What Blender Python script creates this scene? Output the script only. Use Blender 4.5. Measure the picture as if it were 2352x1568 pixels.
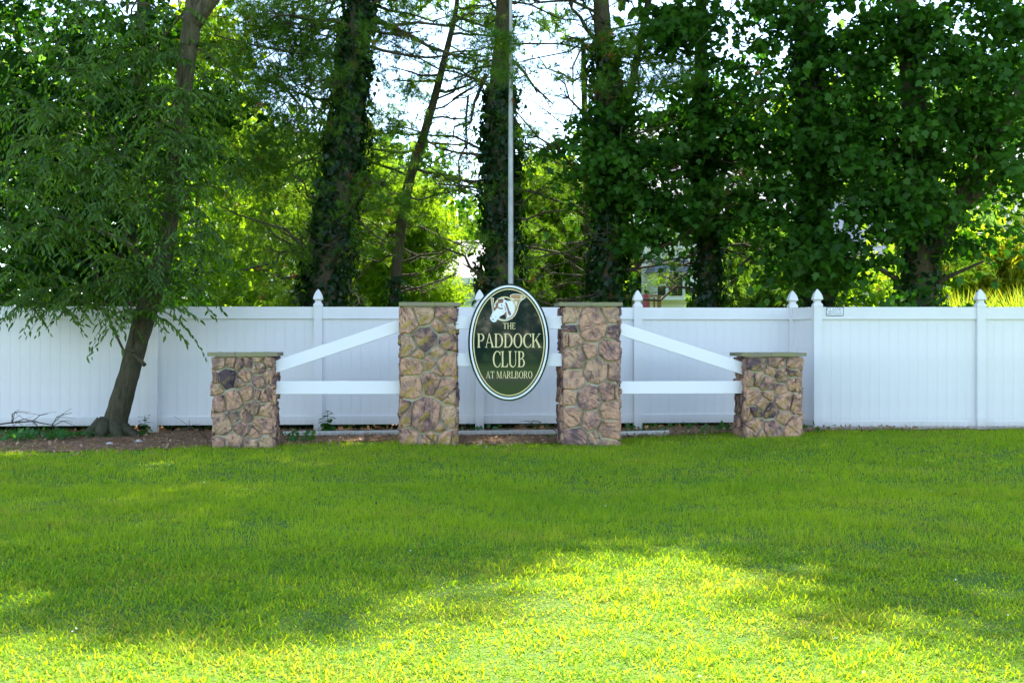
import bpy, math, random
import numpy as np
from mathutils import Vector, Matrix
from mathutils.geometry import tessellate_polygon
from bpy_extras.object_utils import world_to_camera_view  # noqa (unused, kept harmless)

random.seed(7); R = np.random.default_rng(11)
scene = bpy.context.scene; C = scene.collection
for o in list(bpy.data.objects): bpy.data.objects.remove(o)

# ------------------------------------------------------------------ camera, sky, sun, exposure
F = 2613.3; CX, CY = 1176.0, 784.0; EYE = 1.38
def P(px, py, Y):
    """a point at distance Y seen at photo position px,py (photo drawn 2352 wide)"""
    return np.array([(px - CX) / F * Y, Y, EYE + (CY - py) / F * Y])
cam_d = bpy.data.cameras.new('camera'); cam = bpy.data.objects.new('camera', cam_d); C.objects.link(cam)
cam.location = (0, 0, EYE); cam.rotation_euler = (math.radians(90), 0, 0)
cam_d.sensor_width = 36; cam_d.lens = 40.0; cam_d.clip_start = .1; cam_d.clip_end = 1500
scene.camera = cam
SUN_EL, SUN_AZ = math.radians(52), math.radians(9)
w = bpy.data.worlds.new('World'); scene.world = w; w.use_nodes = True
nt = w.node_tree; nt.nodes.clear()
sky = nt.nodes.new('ShaderNodeTexSky'); sky.sky_type = 'NISHITA'; sky.sun_disc = False
sky.sun_elevation = SUN_EL; sky.sun_rotation = SUN_AZ
sky.air_density = 1.0; sky.dust_density = 0.0; sky.ozone_density = 3.0; sky.altitude = 0
bg = nt.nodes.new('ShaderNodeBackground'); bg.inputs[1].default_value = 0.14
wo = nt.nodes.new('ShaderNodeOutputWorld')
hs = nt.nodes.new('ShaderNodeHueSaturation'); hs.inputs['Saturation'].default_value = 0.88
nt.links.new(sky.outputs[0], hs.inputs['Color']); nt.links.new(hs.outputs[0], bg.inputs[0]); nt.links.new(bg.outputs[0], wo.inputs[0])
sd = Vector((math.sin(SUN_AZ) * math.cos(SUN_EL), math.cos(SUN_AZ) * math.cos(SUN_EL), math.sin(SUN_EL)))
sl = bpy.data.lights.new('sun', 'SUN'); sl.energy = 5.0; sl.angle = math.radians(.6); sl.color = (1, .95, .86)
so = bpy.data.objects.new('sun', sl); C.objects.link(so); so.rotation_euler = sd.to_track_quat('Z', 'Y').to_euler()
so.location = (0, 0, 40)
scene.view_settings.view_transform = 'Standard'; scene.view_settings.look = 'None'
scene.view_settings.exposure = 2.25; scene.view_settings.gamma = 1; scene.view_settings.use_curve_mapping = False
scene.render.engine = 'CYCLES'
scene.cycles.max_bounces = 8; scene.cycles.diffuse_bounces = 4; scene.cycles.transmission_bounces = 6
scene.cycles.transparent_max_bounces = 8

# ------------------------------------------------------------------ materials
def new_mat(name):
    m = bpy.data.materials.new(name); m.use_nodes = True; t = m.node_tree
    for n in list(t.nodes): t.nodes.remove(n)
    out = t.nodes.new('ShaderNodeOutputMaterial')
    return m, t, out
def N(t, kind, **kw):
    n = t.nodes.new(kind)
    for k, v in kw.items():
        if k.startswith('i_'):
            n.inputs[int(k[2:]) if k[2:].isdigit() else k[2:].replace('_', ' ')].default_value = v
        else: setattr(n, k, v)
    return n
def ramp(t, stops):
    r = t.nodes.new('ShaderNodeValToRGB'); e = r.color_ramp.elements
    while len(e) < len(stops): e.new(.5)
    for i, (p, c) in enumerate(stops): e[i].position = p; e[i].color = (*c, 1)
    return r
def mix(t, fac, a, b, typ='MIX'):
    m = t.nodes.new('ShaderNodeMix'); m.data_type = 'RGBA'; m.blend_type = typ
    for s, v in ((0, fac), (6, a), (7, b)):
        if isinstance(v, (float, int)): m.inputs[s].default_value = v
        elif isinstance(v, tuple): m.inputs[s].default_value = (*v, 1)
        else: t.links.new(v, m.inputs[s])
    return m.outputs[2]
def noise(t, scale, detail=4, rough=.55, vec=None, mapping=None):
    n = N(t, 'ShaderNodeTexNoise'); n.inputs['Scale'].default_value = scale
    n.inputs['Detail'].default_value = detail; n.inputs['Roughness'].default_value = rough
    tc = N(t, 'ShaderNodeTexCoord')
    src = vec or tc.outputs['Object']
    if mapping:
        mp = N(t, 'ShaderNodeMapping'); mp.inputs['Scale'].default_value = mapping
        t.links.new(src, mp.inputs[0]); src = mp.outputs[0]
    t.links.new(src, n.inputs['Vector'])
    return n.outputs[0]
def leaf_mat(name, ca, cb, ta, tb, tfac=.45, gloss=.05, grough=.35, third=None):
    m, t, out = new_mat(name)
    at = N(t, 'ShaderNodeAttribute', attribute_name='v')
    c = mix(t, at.outputs['Fac'], ca, cb); c2 = mix(t, at.outputs['Fac'], ta, tb)
    if third:   # a second attribute picks dry or odd coloured leaves
        a2 = N(t, 'ShaderNodeAttribute', attribute_name='d')
        c = mix(t, a2.outputs['Fac'], c, third); c2 = mix(t, a2.outputs['Fac'], c2, third)
    d = N(t, 'ShaderNodeBsdfDiffuse'); tr = N(t, 'ShaderNodeBsdfTranslucent'); g = N(t, 'ShaderNodeBsdfGlossy')
    g.inputs['Roughness'].default_value = grough
    t.links.new(c, d.inputs[0]); t.links.new(c2, tr.inputs[0])
    m1 = N(t, 'ShaderNodeMixShader'); m1.inputs[0].default_value = tfac
    t.links.new(d.outputs[0], m1.inputs[1]); t.links.new(tr.outputs[0], m1.inputs[2])
    m2 = N(t, 'ShaderNodeMixShader'); m2.inputs[0].default_value = gloss
    t.links.new(m1.outputs[0], m2.inputs[1]); t.links.new(g.outputs[0], m2.inputs[2])
    t.links.new(m2.outputs[0], out.inputs[0]); return m
def pbr(name, color, rough=.6, bump=None, spec=.5, cvar=None, metallic=0, coat=0):
    """color tuple; bump=(scale, strength, distance, mapping); cvar=(scale, other colour, mapping)"""
    m, t, out = new_mat(name); b = N(t, 'ShaderNodeBsdfPrincipled')
    b.inputs['Base Color'].default_value = (*color, 1); b.inputs['Roughness'].default_value = rough
    b.inputs['Specular IOR Level'].default_value = spec; b.inputs['Metallic'].default_value = metallic
    b.inputs['Coat Weight'].default_value = coat
    if cvar:
        f = noise(t, cvar[0], 5, .6, mapping=cvar[2] if len(cvar) > 2 else None)
        r = ramp(t, [(.38, (0, 0, 0)), (.66, (1, 1, 1))]); t.links.new(f, r.inputs[0])
        t.links.new(mix(t, r.outputs[0], color, cvar[1]), b.inputs['Base Color'])
    if bump:
        f = noise(t, bump[0], 6, .65, mapping=bump[3] if len(bump) > 3 else None)
        bp = N(t, 'ShaderNodeBump'); bp.inputs['Strength'].default_value = bump[1]; bp.inputs['Distance'].default_value = bump[2]
        t.links.new(f, bp.inputs['Height']); t.links.new(bp.outputs[0], b.inputs['Normal'])
    t.links.new(b.outputs[0], out.inputs[0]); return m

M = {}
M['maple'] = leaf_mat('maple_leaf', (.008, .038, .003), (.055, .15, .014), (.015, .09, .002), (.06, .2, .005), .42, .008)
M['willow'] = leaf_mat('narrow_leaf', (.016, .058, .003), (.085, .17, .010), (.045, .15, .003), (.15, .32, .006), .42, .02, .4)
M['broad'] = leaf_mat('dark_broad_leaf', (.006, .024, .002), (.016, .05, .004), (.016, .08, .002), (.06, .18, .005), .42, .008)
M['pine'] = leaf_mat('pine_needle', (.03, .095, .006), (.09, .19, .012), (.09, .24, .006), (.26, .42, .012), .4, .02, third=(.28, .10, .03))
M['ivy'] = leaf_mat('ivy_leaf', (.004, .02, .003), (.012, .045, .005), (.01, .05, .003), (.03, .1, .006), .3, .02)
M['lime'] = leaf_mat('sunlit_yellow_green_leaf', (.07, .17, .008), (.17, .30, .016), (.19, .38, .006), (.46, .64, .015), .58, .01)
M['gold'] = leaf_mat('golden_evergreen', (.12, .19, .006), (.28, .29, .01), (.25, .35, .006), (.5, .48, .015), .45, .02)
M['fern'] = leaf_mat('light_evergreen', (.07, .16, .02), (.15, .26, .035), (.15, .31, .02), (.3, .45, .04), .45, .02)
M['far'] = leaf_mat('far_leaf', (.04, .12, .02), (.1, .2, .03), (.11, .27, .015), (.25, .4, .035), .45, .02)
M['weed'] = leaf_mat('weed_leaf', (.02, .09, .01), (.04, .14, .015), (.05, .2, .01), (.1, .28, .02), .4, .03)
M['grass'] = leaf_mat('grass_blade', (.10, .26, .025), (.30, .42, .035), (.22, .42, .003), (.72, .80, .004), .55, .004, .45, third=(.46, .40, .05))
def bark(name, a, b, sc=(14, 14, 3)):
    m, t, out = new_mat(name); p = N(t, 'ShaderNodeBsdfPrincipled'); p.inputs['Roughness'].default_value = .9
    p.inputs['Specular IOR Level'].default_value = .15
    f = noise(t, 1.6, 8, .7, mapping=sc); r = ramp(t, [(.35, a), (.62, b)]); t.links.new(f, r.inputs[0])
    f2 = noise(t, 1.2, 2, .5); c = mix(t, f2, r.outputs[0], (.06, .065, .03)); t.links.new(c, p.inputs['Base Color'])
    bp = N(t, 'ShaderNodeBump'); bp.inputs['Strength'].default_value = 1; bp.inputs['Distance'].default_value = .03
    t.links.new(f, bp.inputs['Height']); t.links.new(bp.outputs[0], p.inputs['Normal']); t.links.new(p.outputs[0], out.inputs[0]); return m
M['bark'] = bark('grey_brown_bark', (.028, .021, .013), (.14, .105, .065))
M['pinebark'] = bark('pine_bark', (.03, .02, .013), (.14, .09, .06))
M['deadtwig'] = bark('twig_bark', (.05, .035, .025), (.13, .09, .06), (30, 30, 8))
# white vinyl: soft leaf shade mottled into the colour, plus faint streaks of dirt
def vinyl():
    m, t, out = new_mat('white_vinyl'); p = N(t, 'ShaderNodeBsdfPrincipled'); p.inputs['Roughness'].default_value = .38
    f = noise(t, 1.1, 4, .6); f2 = noise(t, 6, 3, .6, mapping=(4, 4, .4))
    rf = ramp(t, [(.35, (0, 0, 0)), (.65, (1, 1, 1))]); t.links.new(f, rf.inputs[0]); c = mix(t, rf.outputs[0], (.79, .75, .71), (.70, .68, .625)); r = ramp(t, [(.55, (0, 0, 0)), (.8, (.35, .35, .35))]); t.links.new(f2, r.inputs[0])
    g = N(t, 'ShaderNodeNewGeometry'); s = N(t, 'ShaderNodeSeparateXYZ'); t.links.new(g.outputs['Position'], s.inputs[0])
    mr = N(t, 'ShaderNodeMapRange'); mr.inputs[1].default_value = .04; mr.inputs[2].default_value = .26; mr.inputs[3].default_value = 1; mr.inputs[4].default_value = 0
    t.links.new(s.outputs[2], mr.inputs[0])
    mm = N(t, 'ShaderNodeMath', operation='MULTIPLY'); t.links.new(mr.outputs[0], mm.inputs[0]); t.links.new(f2, mm.inputs[1])
    c = mix(t, r.outputs[0], c, (.66, .70, .64)); c = mix(t, mm.outputs[0], c, (.30, .27, .18))
    t.links.new(c, p.inputs['Base Color']); t.links.new(p.outputs[0], out.inputs[0]); return m
M['vinyl'] = vinyl()
M['rail'] = pbr('white_rail_paint', (.84, .80, .76), .42, (9, .15, .01, (1, 1, 6)), cvar=(3, (.84, .80, .76)))
def stone_mat():
    m, t, out = new_mat('field_stone'); p = N(t, 'ShaderNodeBsdfPrincipled'); p.inputs['Roughness'].default_value = .82
    p.inputs['Specular IOR Level'].default_value = .25
    oi = N(t, 'ShaderNodeObjectInfo'); tc = N(t, 'ShaderNodeTexCoord')
    # every stone its own grain direction
    vr = N(t, 'ShaderNodeVectorRotate', rotation_type='Y_AXIS')
    am = N(t, 'ShaderNodeMath', operation='MULTIPLY'); am.inputs[1].default_value = 6.28
    t.links.new(oi.outputs['Random'], am.inputs[0]); t.links.new(am.outputs[0], vr.inputs['Angle']); t.links.new(tc.outputs['Object'], vr.inputs['Vector'])
    off = N(t, 'ShaderNodeVectorMath', operation='ADD'); t.links.new(vr.outputs[0], off.inputs[0])
    cb = N(t, 'ShaderNodeCombineXYZ'); sc = N(t, 'ShaderNodeMath', operation='MULTIPLY'); sc.inputs[1].default_value = 37
    t.links.new(oi.outputs['Random'], sc.inputs[0]); t.links.new(sc.outputs[0], cb.inputs[0]); t.links.new(sc.outputs[0], cb.inputs[1]); t.links.new(cb.outputs[0], off.inputs[1])
    v = off.outputs[0]
    strata = noise(t, 7, 7, .78, vec=v, mapping=(1.0, 1.0, 4.2)); blot = noise(t, 7, 4, .6, vec=v); lich = noise(t, 4.2, 4, .6)
    fine = noise(t, 60, 4, .7, vec=v)
    base = N(t, 'ShaderNodeAttribute', attribute_name='tone', attribute_type='OBJECT')
    light = mix(t, base.outputs['Fac'], (.98, .57, .34), (.86, .47, .33))
    dark = mix(t, base.outputs['Fac'], (.40, .235, .21), (.17, .115, .125))
    hr_ = N(t, 'ShaderNodeMath', operation='FRACT'); hm_ = N(t, 'ShaderNodeMath', operation='MULTIPLY'); hm_.inputs[1].default_value = 7.3; t.links.new(oi.outputs['Random'], hm_.inputs[0]); t.links.new(hm_.outputs[0], hr_.inputs[0])
    rr_ = ramp(t, [(.55, (0, 0, 0)), (.95, (.8, .8, .8))]); t.links.new(hr_.outputs[0], rr_.inputs[0]); light = mix(t, rr_.outputs[0], light, (.90, .60, .36))
    rb = ramp(t, [(.40, (0, 0, 0)), (.62, (1, 1, 1))]); t.links.new(blot, rb.inputs[0])
    fa = N(t, 'ShaderNodeMath', operation='MULTIPLY_ADD'); fa.inputs[1].default_value = 1.0
    t.links.new(rb.outputs[0], fa.inputs[0]); 
    sb = N(t, 'ShaderNodeMath', operation='SUBTRACT'); sb.inputs[1].default_value = .45; t.links.new(base.outputs['Fac'], sb.inputs[0]); t.links.new(sb.outputs[0], fa.inputs[2]); fa.use_clamp = True
    c = mix(t, fa.outputs[0], light, dark)
    rs = ramp(t, [(.36, (.16, .11, .11)), (.46, (.95, .95, .95)), (.57, (1.1, 1.08, 1.05)), (.66, (.7, .55, .52))]); t.links.new(strata, rs.inputs[0])
    c = mix(t, .85, c, rs.outputs[0], 'MULTIPLY')
    la = N(t, 'ShaderNodeAttribute', attribute_name='lichen', attribute_type='OBJECT'); ls = N(t, 'ShaderNodeMath', operation='ADD'); t.links.new(la.outputs['Fac'], ls.inputs[0]); t.links.new(lich, ls.inputs[1]); lich = ls.outputs[0]
    rl = ramp(t, [(.59, (0, 0, 0)), (.68, (1, 1, 1))]); t.links.new(lich, rl.inputs[0])
    lf = N(t, 'ShaderNodeMath', operation='MULTIPLY'); lf.inputs[1].default_value = .8; t.links.new(rl.outputs[0], lf.inputs[0])
    c = mix(t, lf.outputs[0], c, (.62, .42, .04))
    c = mix(t, .25, c, fine, 'OVERLAY')
    t.links.new(c, p.inputs['Base Color'])
    hh = N(t, 'ShaderNodeMath', operation='MULTIPLY_ADD'); hh.inputs[1].default_value = .3; t.links.new(fine, hh.inputs[0]); t.links.new(strata, hh.inputs[2])
    bp = N(t, 'ShaderNodeBump'); bp.inputs['Strength'].default_value = 1; bp.inputs['Distance'].default_value = .07
    t.links.new(hh.outputs[0], bp.inputs['Height']); t.links.new(bp.outputs[0], p.inputs['Normal'])
    t.links.new(p.outputs[0], out.inputs[0]); return m
M['stone'] = stone_mat()
M['mortar'] = pbr('grey_green_mortar', (.58, .54, .42), .95, (45, .6, .01), .1, (5, (.44, .40, .18)))
M['slate'] = pbr('slate_cap', (.25, .215, .14), .85, (30, .5, .01), .3, (6, (.26, .24, .11)))
M['panel'] = pbr('dark_green_gloss', (.004, .016, .015), .06, spec=.6, coat=.5)
M['white'] = pbr('white_paint', (.82, .82, .80), .35)
M['goldp'] = pbr('gold_leaf_paint', (.70, .56, .24), .4)
M['cream'] = pbr('cream_paint', (.78, .70, .50), .4)
M['tan'] = pbr('tan_paint', (.42, .23, .09), .4)
M['brown'] = pbr('brown_paint', (.26, .11, .05), .4)
M['black'] = pbr('black_print', (.015, .015, .02), .5)
M['pole'] = pbr('white_pole_paint', (.42, .42, .40), .5, cvar=(4, (.3, .3, .28)))
def siding(name, col, pitch=.13):
    m, t, out = new_mat(name); p = N(t, 'ShaderNodeBsdfPrincipled'); p.inputs['Roughness'].default_value = .6
    g = N(t, 'ShaderNodeNewGeometry'); s = N(t, 'ShaderNodeSeparateXYZ'); t.links.new(g.outputs['Position'], s.inputs[0])
    d = N(t, 'ShaderNodeMath', operation='DIVIDE'); d.inputs[1].default_value = pitch; t.links.new(s.outputs[2], d.inputs[0])
    fr = N(t, 'ShaderNodeMath', operation='FRACT'); t.links.new(d.outputs[0], fr.inputs[0])
    r = ramp(t, [(0, tuple(c * .62 for c in col)), (.12, col), (1, col)]); t.links.new(fr.outputs[0], r.inputs[0])
    t.links.new(r.outputs[0], p.inputs['Base Color'])
    bp = N(t, 'ShaderNodeBump'); bp.inputs['Distance'].default_value = .02; t.links.new(fr.outputs[0], bp.inputs['Height']); bp.invert = True
    t.links.new(bp.outputs[0], p.inputs['Normal']); t.links.new(p.outputs[0], out.inputs[0]); return m
M['siding'] = siding('cream_siding', (.90, .86, .77)); M['siding2'] = siding('pale_grey_siding', (.58, .64, .62))
M['shingle'] = pbr('pale_roof_shingle', (.56, .50, .49), .9, (20, .4, .02, (1, 1, 4)), cvar=(9, (.46, .42, .42)))
M['trim'] = pbr('white_trim', (.8, .8, .78), .5)
M['glass'] = pbr('window_glass', (.02, .025, .025), .05, spec=.8)
M['wood'] = pbr('deck_wood', (.42, .24, .12), .75, cvar=(8, (.3, .18, .1), (1, 1, 5)))
M['oldwood'] = pbr('weathered_wood', (.20, .20, .19), .9, cvar=(6, (.13, .13, .12), (4, 4, .5)))
M['pink'] = pbr('pink_towel', (.75, .18, .42), .9)
M['asphalt'] = pbr('asphalt', (.16, .13, .12), .9, (50, .3, .01))
M['litter'] = leaf_mat('pine_needle_litter', (.20, .10, .045), (.42, .27, .15), (.2, .1, .04), (.3, .2, .1), .1, .03)
M['rockp'] = pbr('pale_pebble', (.55, .48, .43), .8, (20, .4, .01))

# ------------------------------------------------------------------ object helpers
def link(o, parent=None):
    C.objects.link(o)
    if parent: o.parent = parent
    return o
def tag(o, label=None, cat=None, group=None, kind=None):
    for k, v in (('label', label), ('category', cat), ('group', group), ('kind', kind)):
        if v: o[k] = v
    return o
def thing(name, loc, label, cat, group=None, rz=0):
    o = bpy.data.objects.new(name, None); C.objects.link(o); o.location = loc; o.rotation_euler = (0, 0, rz)
    o.empty_display_size = .1
    return tag(o, label, cat, group)
def mesh_np(name, V, loops, starts, mat, parent=None, attrs=None, smooth=False, origin=(0, 0, 0)):
    me = bpy.data.meshes.new(name)
    V = np.asarray(V, dtype=np.float32).reshape(-1, 3) - np.asarray(origin, dtype=np.float32)
    me.vertices.add(len(V)); me.vertices.foreach_set('co', V.ravel())
    me.loops.add(len(loops)); me.loops.foreach_set('vertex_index', np.asarray(loops, dtype=np.int32))
    me.polygons.add(len(starts)); me.polygons.foreach_set('loop_start', np.asarray(starts, dtype=np.int32))
    if attrs:
        for k, a in attrs.items():
            at = me.attributes.new(k, 'FLOAT', 'POINT'); at.data.foreach_set('value', np.asarray(a, dtype=np.float32))
    me.update(calc_edges=True); me.validate()
    if smooth: me.polygons.foreach_set('use_smooth', np.ones(len(starts), dtype=bool))
    me.materials.append(mat)
    o = bpy.data.objects.new(name, me); link(o, parent); o.location = (0, 0, 0) if parent else origin
    return o
class MB:
    """collects polygons for one mesh"""
    def __init__(s): s.v = []; s.f = []; s.mi = []
    def add(s, vs, fs, mi=0):
        b = len(s.v); s.v += [tuple(map(float, p)) for p in vs]; s.f += [[b + i for i in f] for f in fs]; s.mi += [mi] * len(fs)
    def box(s, x0, x1, y0, y1, z0, z1, mi=0):
        s.add([(x0, y0, z0), (x1, y0, z0), (x1, y1, z0), (x0, y1, z0), (x0, y0, z1), (x1, y0, z1), (x1, y1, z1), (x0, y1, z1)],
              [(0, 3, 2, 1), (4, 5, 6, 7), (0, 1, 5, 4), (1, 2, 6, 5), (2, 3, 7, 6), (3, 0, 4, 7)], mi)
    def tube(s, pts, rad, n=6, cap=True, wob=0, mi=0):
        pts = [np.array(p, float) for p in pts]; vs = []; k = len(pts); up = np.array([0, 0, 1.])
        d0 = pts[1] - pts[0]; a = np.cross(d0, (0, 1, 0) if abs(d0[2]) > abs(d0[1]) else up); a /= np.linalg.norm(a) + 1e-9
        for i, p in enumerate(pts):
            d = pts[min(i + 1, k - 1)] - pts[max(i - 1, 0)]; d /= np.linalg.norm(d) + 1e-9
            a = a - d * a.dot(d); a /= np.linalg.norm(a) + 1e-9; b = np.cross(d, a)
            for j in range(n):
                t = 6.28318 * j / n; r = rad[i] * (1 + (random.uniform(-wob, wob) if wob else 0))
                vs.append(p + (a * math.cos(t) + b * math.sin(t)) * r)
        fs = [(i * n + j, i * n + (j + 1) % n, (i + 1) * n + (j + 1) % n, (i + 1) * n + j) for i in range(k - 1) for j in range(n)]
        if cap: fs += [tuple(range(n))[::-1], tuple(range((k - 1) * n, k * n))]
        s.add(vs, fs, mi)
    def prism(s, poly, y0, y1, mi=0):
        """flat shape in x,z thickened from y0 (front) to y1"""
        n = len(poly); tri = tessellate_polygon([[Vector((a, b, 0)) for a, b in poly]])
        s.add([(a, y0, b) for a, b in poly] + [(a, y1, b) for a, b in poly],
              [tuple(t) for t in tri] + [tuple(n + i for i in t[::-1]) for t in tri] + [(i, (i + 1) % n, n + (i + 1) % n, n + i) for i in range(n)], mi)
    def mesh(s, name, mats, smooth=False):
        me = bpy.data.meshes.new(name); me.from_pydata(s.v, [], s.f); me.validate()
        for m in (mats if isinstance(mats, list) else [mats]): me.materials.append(m)
        if isinstance(mats, list) and len(me.polygons) == len(s.mi): me.polygons.foreach_set('material_index', s.mi)
        if smooth: me.polygons.foreach_set('use_smooth', [True] * len(me.polygons))
        me.update(); return me
    def build(s, name, mats, parent=None, smooth=False, loc=None):
        o = bpy.data.objects.new(name, s.mesh(name, mats, smooth)); link(o, parent)
        if loc is not None: o.location = loc
        return o
def nrm(a): return a / (np.linalg.norm(a, axis=-1, keepdims=True) + 1e-9)

def scatter(tv, tf, pos, u, wdir, size):
    """copies of one small template (tv: n,3 in u,v,w axes) -> verts, loops, starts"""
    pos = np.asarray(pos); n = len(pos); u = nrm(u); wdir = nrm(wdir - u * (u * wdir).sum(-1, keepdims=True)); v = np.cross(wdir, u)
    tv = np.asarray(tv, float); size = np.asarray(size).reshape(n, 1, 1)
    V = pos[:, None, :] + size * (tv[None, :, 0:1] * u[:, None] + tv[None, :, 1:2] * v[:, None] + tv[None, :, 2:3] * wdir[:, None])
    L = np.concatenate([np.array(f) for f in tf]); st = np.cumsum([0] + [len(f) for f in tf[:-1]]); nl = len(L); k = len(tv)
    loops = (L[None] + np.arange(n)[:, None] * k).ravel(); starts = (st[None] + np.arange(n)[:, None] * nl).ravel()
    return V.reshape(-1, 3), loops, starts, k
MAPLE = ([(0, 0, 0), (.02, .36, -.05), (.24, .30, 0), (.42, .56, -.10), (.56, .24, 0), (.80, .20, -.02), (1, 0, -.10),
          (.80, -.20, -.02), (.56, -.24, 0), (.42, -.56, -.10), (.24, -.30, 0), (.02, -.36, -.05)], [tuple(range(12))])
NARROW = ([(0, 0, 0), (.3, .14, 0), (.3, -.14, 0), (.68, .12, -.07), (.68, -.12, -.07), (1, 0, -.25)], [(0, 2, 1), (1, 2, 4, 3), (3, 4, 5)])
OVAL = ([(0, 0, 0), (.3, .26, .02), (.72, .22, -.04), (1, 0, -.1), (.72, -.22, -.04), (.3, -.26, .02)], [(0, 5, 4, 3, 2, 1)])
HEART = ([(0, 0, 0), (-.08, .3, 0), (.3, .42, -.04), (1, 0, -.08), (.3, -.42, -.04), (-.08, -.3, 0)], [(0, 5, 4, 3, 2, 1)])
def tuft_template(n=15, wid=.028, spread=1.15, seed=1):
    r = np.random.default_rng(seed); V = []; Fc = []
    for i in range(n):
        a = r.uniform(0, 6.283); s = r.uniform(.15, spread); L = r.uniform(.75, 1.05)
        d = np.array([math.cos(s), math.sin(s) * math.cos(a), math.sin(s) * math.sin(a)]); q = np.cross(d, r.normal(size=3)); q /= np.linalg.norm(q)
        b = np.array([r.uniform(-.25, .1), 0, 0]); k = len(V)
        V += [b + q * wid, b - q * wid, b + d * L]; Fc.append((k, k + 1, k + 2))
    return V, Fc
TUFT = tuft_template(); TUFT2 = tuft_template(11, .035, 1.25, 5)
SPRAY = tuft_template(9, .11, .8, 9)
TWIGLEAF = (lambda: (lambda r: ([p for i in range(5) for p in (lambda o, d, q: (o, o + d * .5 + q * .22, o + d, o + d * .5 - q * .22))(
    np.array([.18 * i, 0, 0]), *(lambda d: (d * .42, np.cross(d, (0, 0, 1)) * .42))(nrm(np.array([.8, (-1) ** i * .8, r.uniform(-.3, .1)]))))],
    [(4 * i, 4 * i + 1, 4 * i + 2, 4 * i + 3) for i in range(5)]))(np.random.default_rng(3)))()

def leaves(name, tmpl, pos, size, mat, parent, out=(0, -.6, .5), droop=.5, jit=.6, dry=0, origin=(0, 0, 0), kind=None, udir=None, var=None):
    pos = np.asarray(pos); n = len(pos)
    wd = nrm(np.array(out) + R.normal(size=(n, 3)) * jit)
    u = nrm(R.normal(size=(n, 3)) * .7 + np.array([0, 0, -droop]))
    if udir is not None: u = nrm(udir + R.normal(size=(n, 3)) * .22)
    sz = size * R.uniform(.65, 1.2, n)
    V, L, S, k = scatter(*tmpl, pos, u, wd, sz)
    patch = .5 + .5 * np.sin(pos[:, 0] * 3.1 + pos[:, 2] * 4.3) * np.cos(pos[:, 1] * 2.7 - pos[:, 2] * 2.1)
    v = np.clip((.55 * patch if var is None else var) + R.uniform(0, .45, n), 0, 1); a = {'v': np.repeat(v, k)}
    if dry is not False: a['d'] = np.repeat((R.uniform(size=n) < dry) * 1.0, k)
    o = mesh_np(name, V, L, S, mat, parent, a, origin=origin)
    if kind: o['kind'] = kind
    return o
def clumps(ells, per_m2, cl_r=(.28, .5), flat=.45, leaf_per=40, shell=False):
    """leaf positions in drooping clumps that fill photo-space ellipses (px,py,rx,ry,Y0,Y1[,dens])"""
    out = []
    for e in ells:
        px, py, rx, ry, Y0, Y1 = e[:6]; dn = e[6] if len(e) > 6 else 1
        s = F / ((Y0 + Y1) / 2); area = math.pi * rx * ry / s / s; n = max(1, int(area * per_m2 * dn))
        a = R.uniform(0, 6.283, n); r = np.sqrt(R.uniform(0, 1, n)); Y = R.uniform(Y0, Y1, n)
        for x, y, yy in zip(px + rx * r * np.cos(a), py + ry * r * np.sin(a), Y):
            c = P(x, y, yy); cr = R.uniform(*cl_r); m = max(3, int(leaf_per * R.uniform(.5, 1.4)))
            q = R.normal(size=(m, 3)) * np.array([cr, cr * .8, cr * flat]) * .6
            q[:, 2] -= (q[:, 0] ** 2 + q[:, 1] ** 2) / max(cr, .1) * .5
            out.append(c + q)
    return np.concatenate(out)
def sprays(ells, per_m2, L=(.35, .75), step=.035):
    """arching twigs that fill photo-space ellipses: leaf base points, leaf directions, tone, twig lines"""
    pos, dr, tone, lines = [], [], [], []
    for e in ells:
        px, py, rx, ry, Y0, Y1 = e[:6]; dn = e[6] if len(e) > 6 else 1
        s = F / ((Y0 + Y1) / 2); n = max(1, int(math.pi * rx * ry / s / s * per_m2 * dn))
        for _ in range(n):
            a = R.uniform(0, 6.283); q = math.sqrt(R.uniform()); c = P(px + rx * q * math.cos(a), py + ry * q * math.sin(a), R.uniform(Y0, Y1)); tn = R.uniform(0, .55)
            for k in range(R.integers(3, 7)):
                az = R.uniform(0, 6.283); l = R.uniform(*L); d = np.array([math.cos(az), math.sin(az) * .8 - .15, R.uniform(.0, .7)]); d /= np.linalg.norm(d)
                m = int(l / step); t = np.linspace(0, 1, m)[:, None]; pts = c + d * l * t + np.array([0, 0, -1.]) * (t ** 2) * l * R.uniform(.5, 1.1)
                tg = nrm(np.gradient(pts, axis=0)); sd_ = nrm(np.cross(tg, (0, 0, 1.))) * np.where(np.arange(m) % 2, 1, -1)[:, None]
                pos.append(pts); dr.append(tg * .75 + sd_ * .75 + np.array([0, 0, -.35])); tone.append(np.full(m, tn)); lines.append(pts[::max(1, m // 4)])
    return np.concatenate(pos), np.concatenate(dr), np.concatenate(tone), lines
def blob(c, rad, n, cl=.6, per=30, hollow=.0):
    """leaf positions in clumps filling a world-space ellipsoid"""
    k = max(1, n // per); d = nrm(R.normal(size=(k, 3))) * (R.uniform(hollow, 1, (k, 1)) ** (1 / 2.2))
    cen = np.array(c) + d * np.array(rad)
    return (cen[:, None] + R.normal(size=(k, per, 3)) * np.array([cl, cl, cl * .5]) * .6).reshape(-1, 3)

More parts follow.
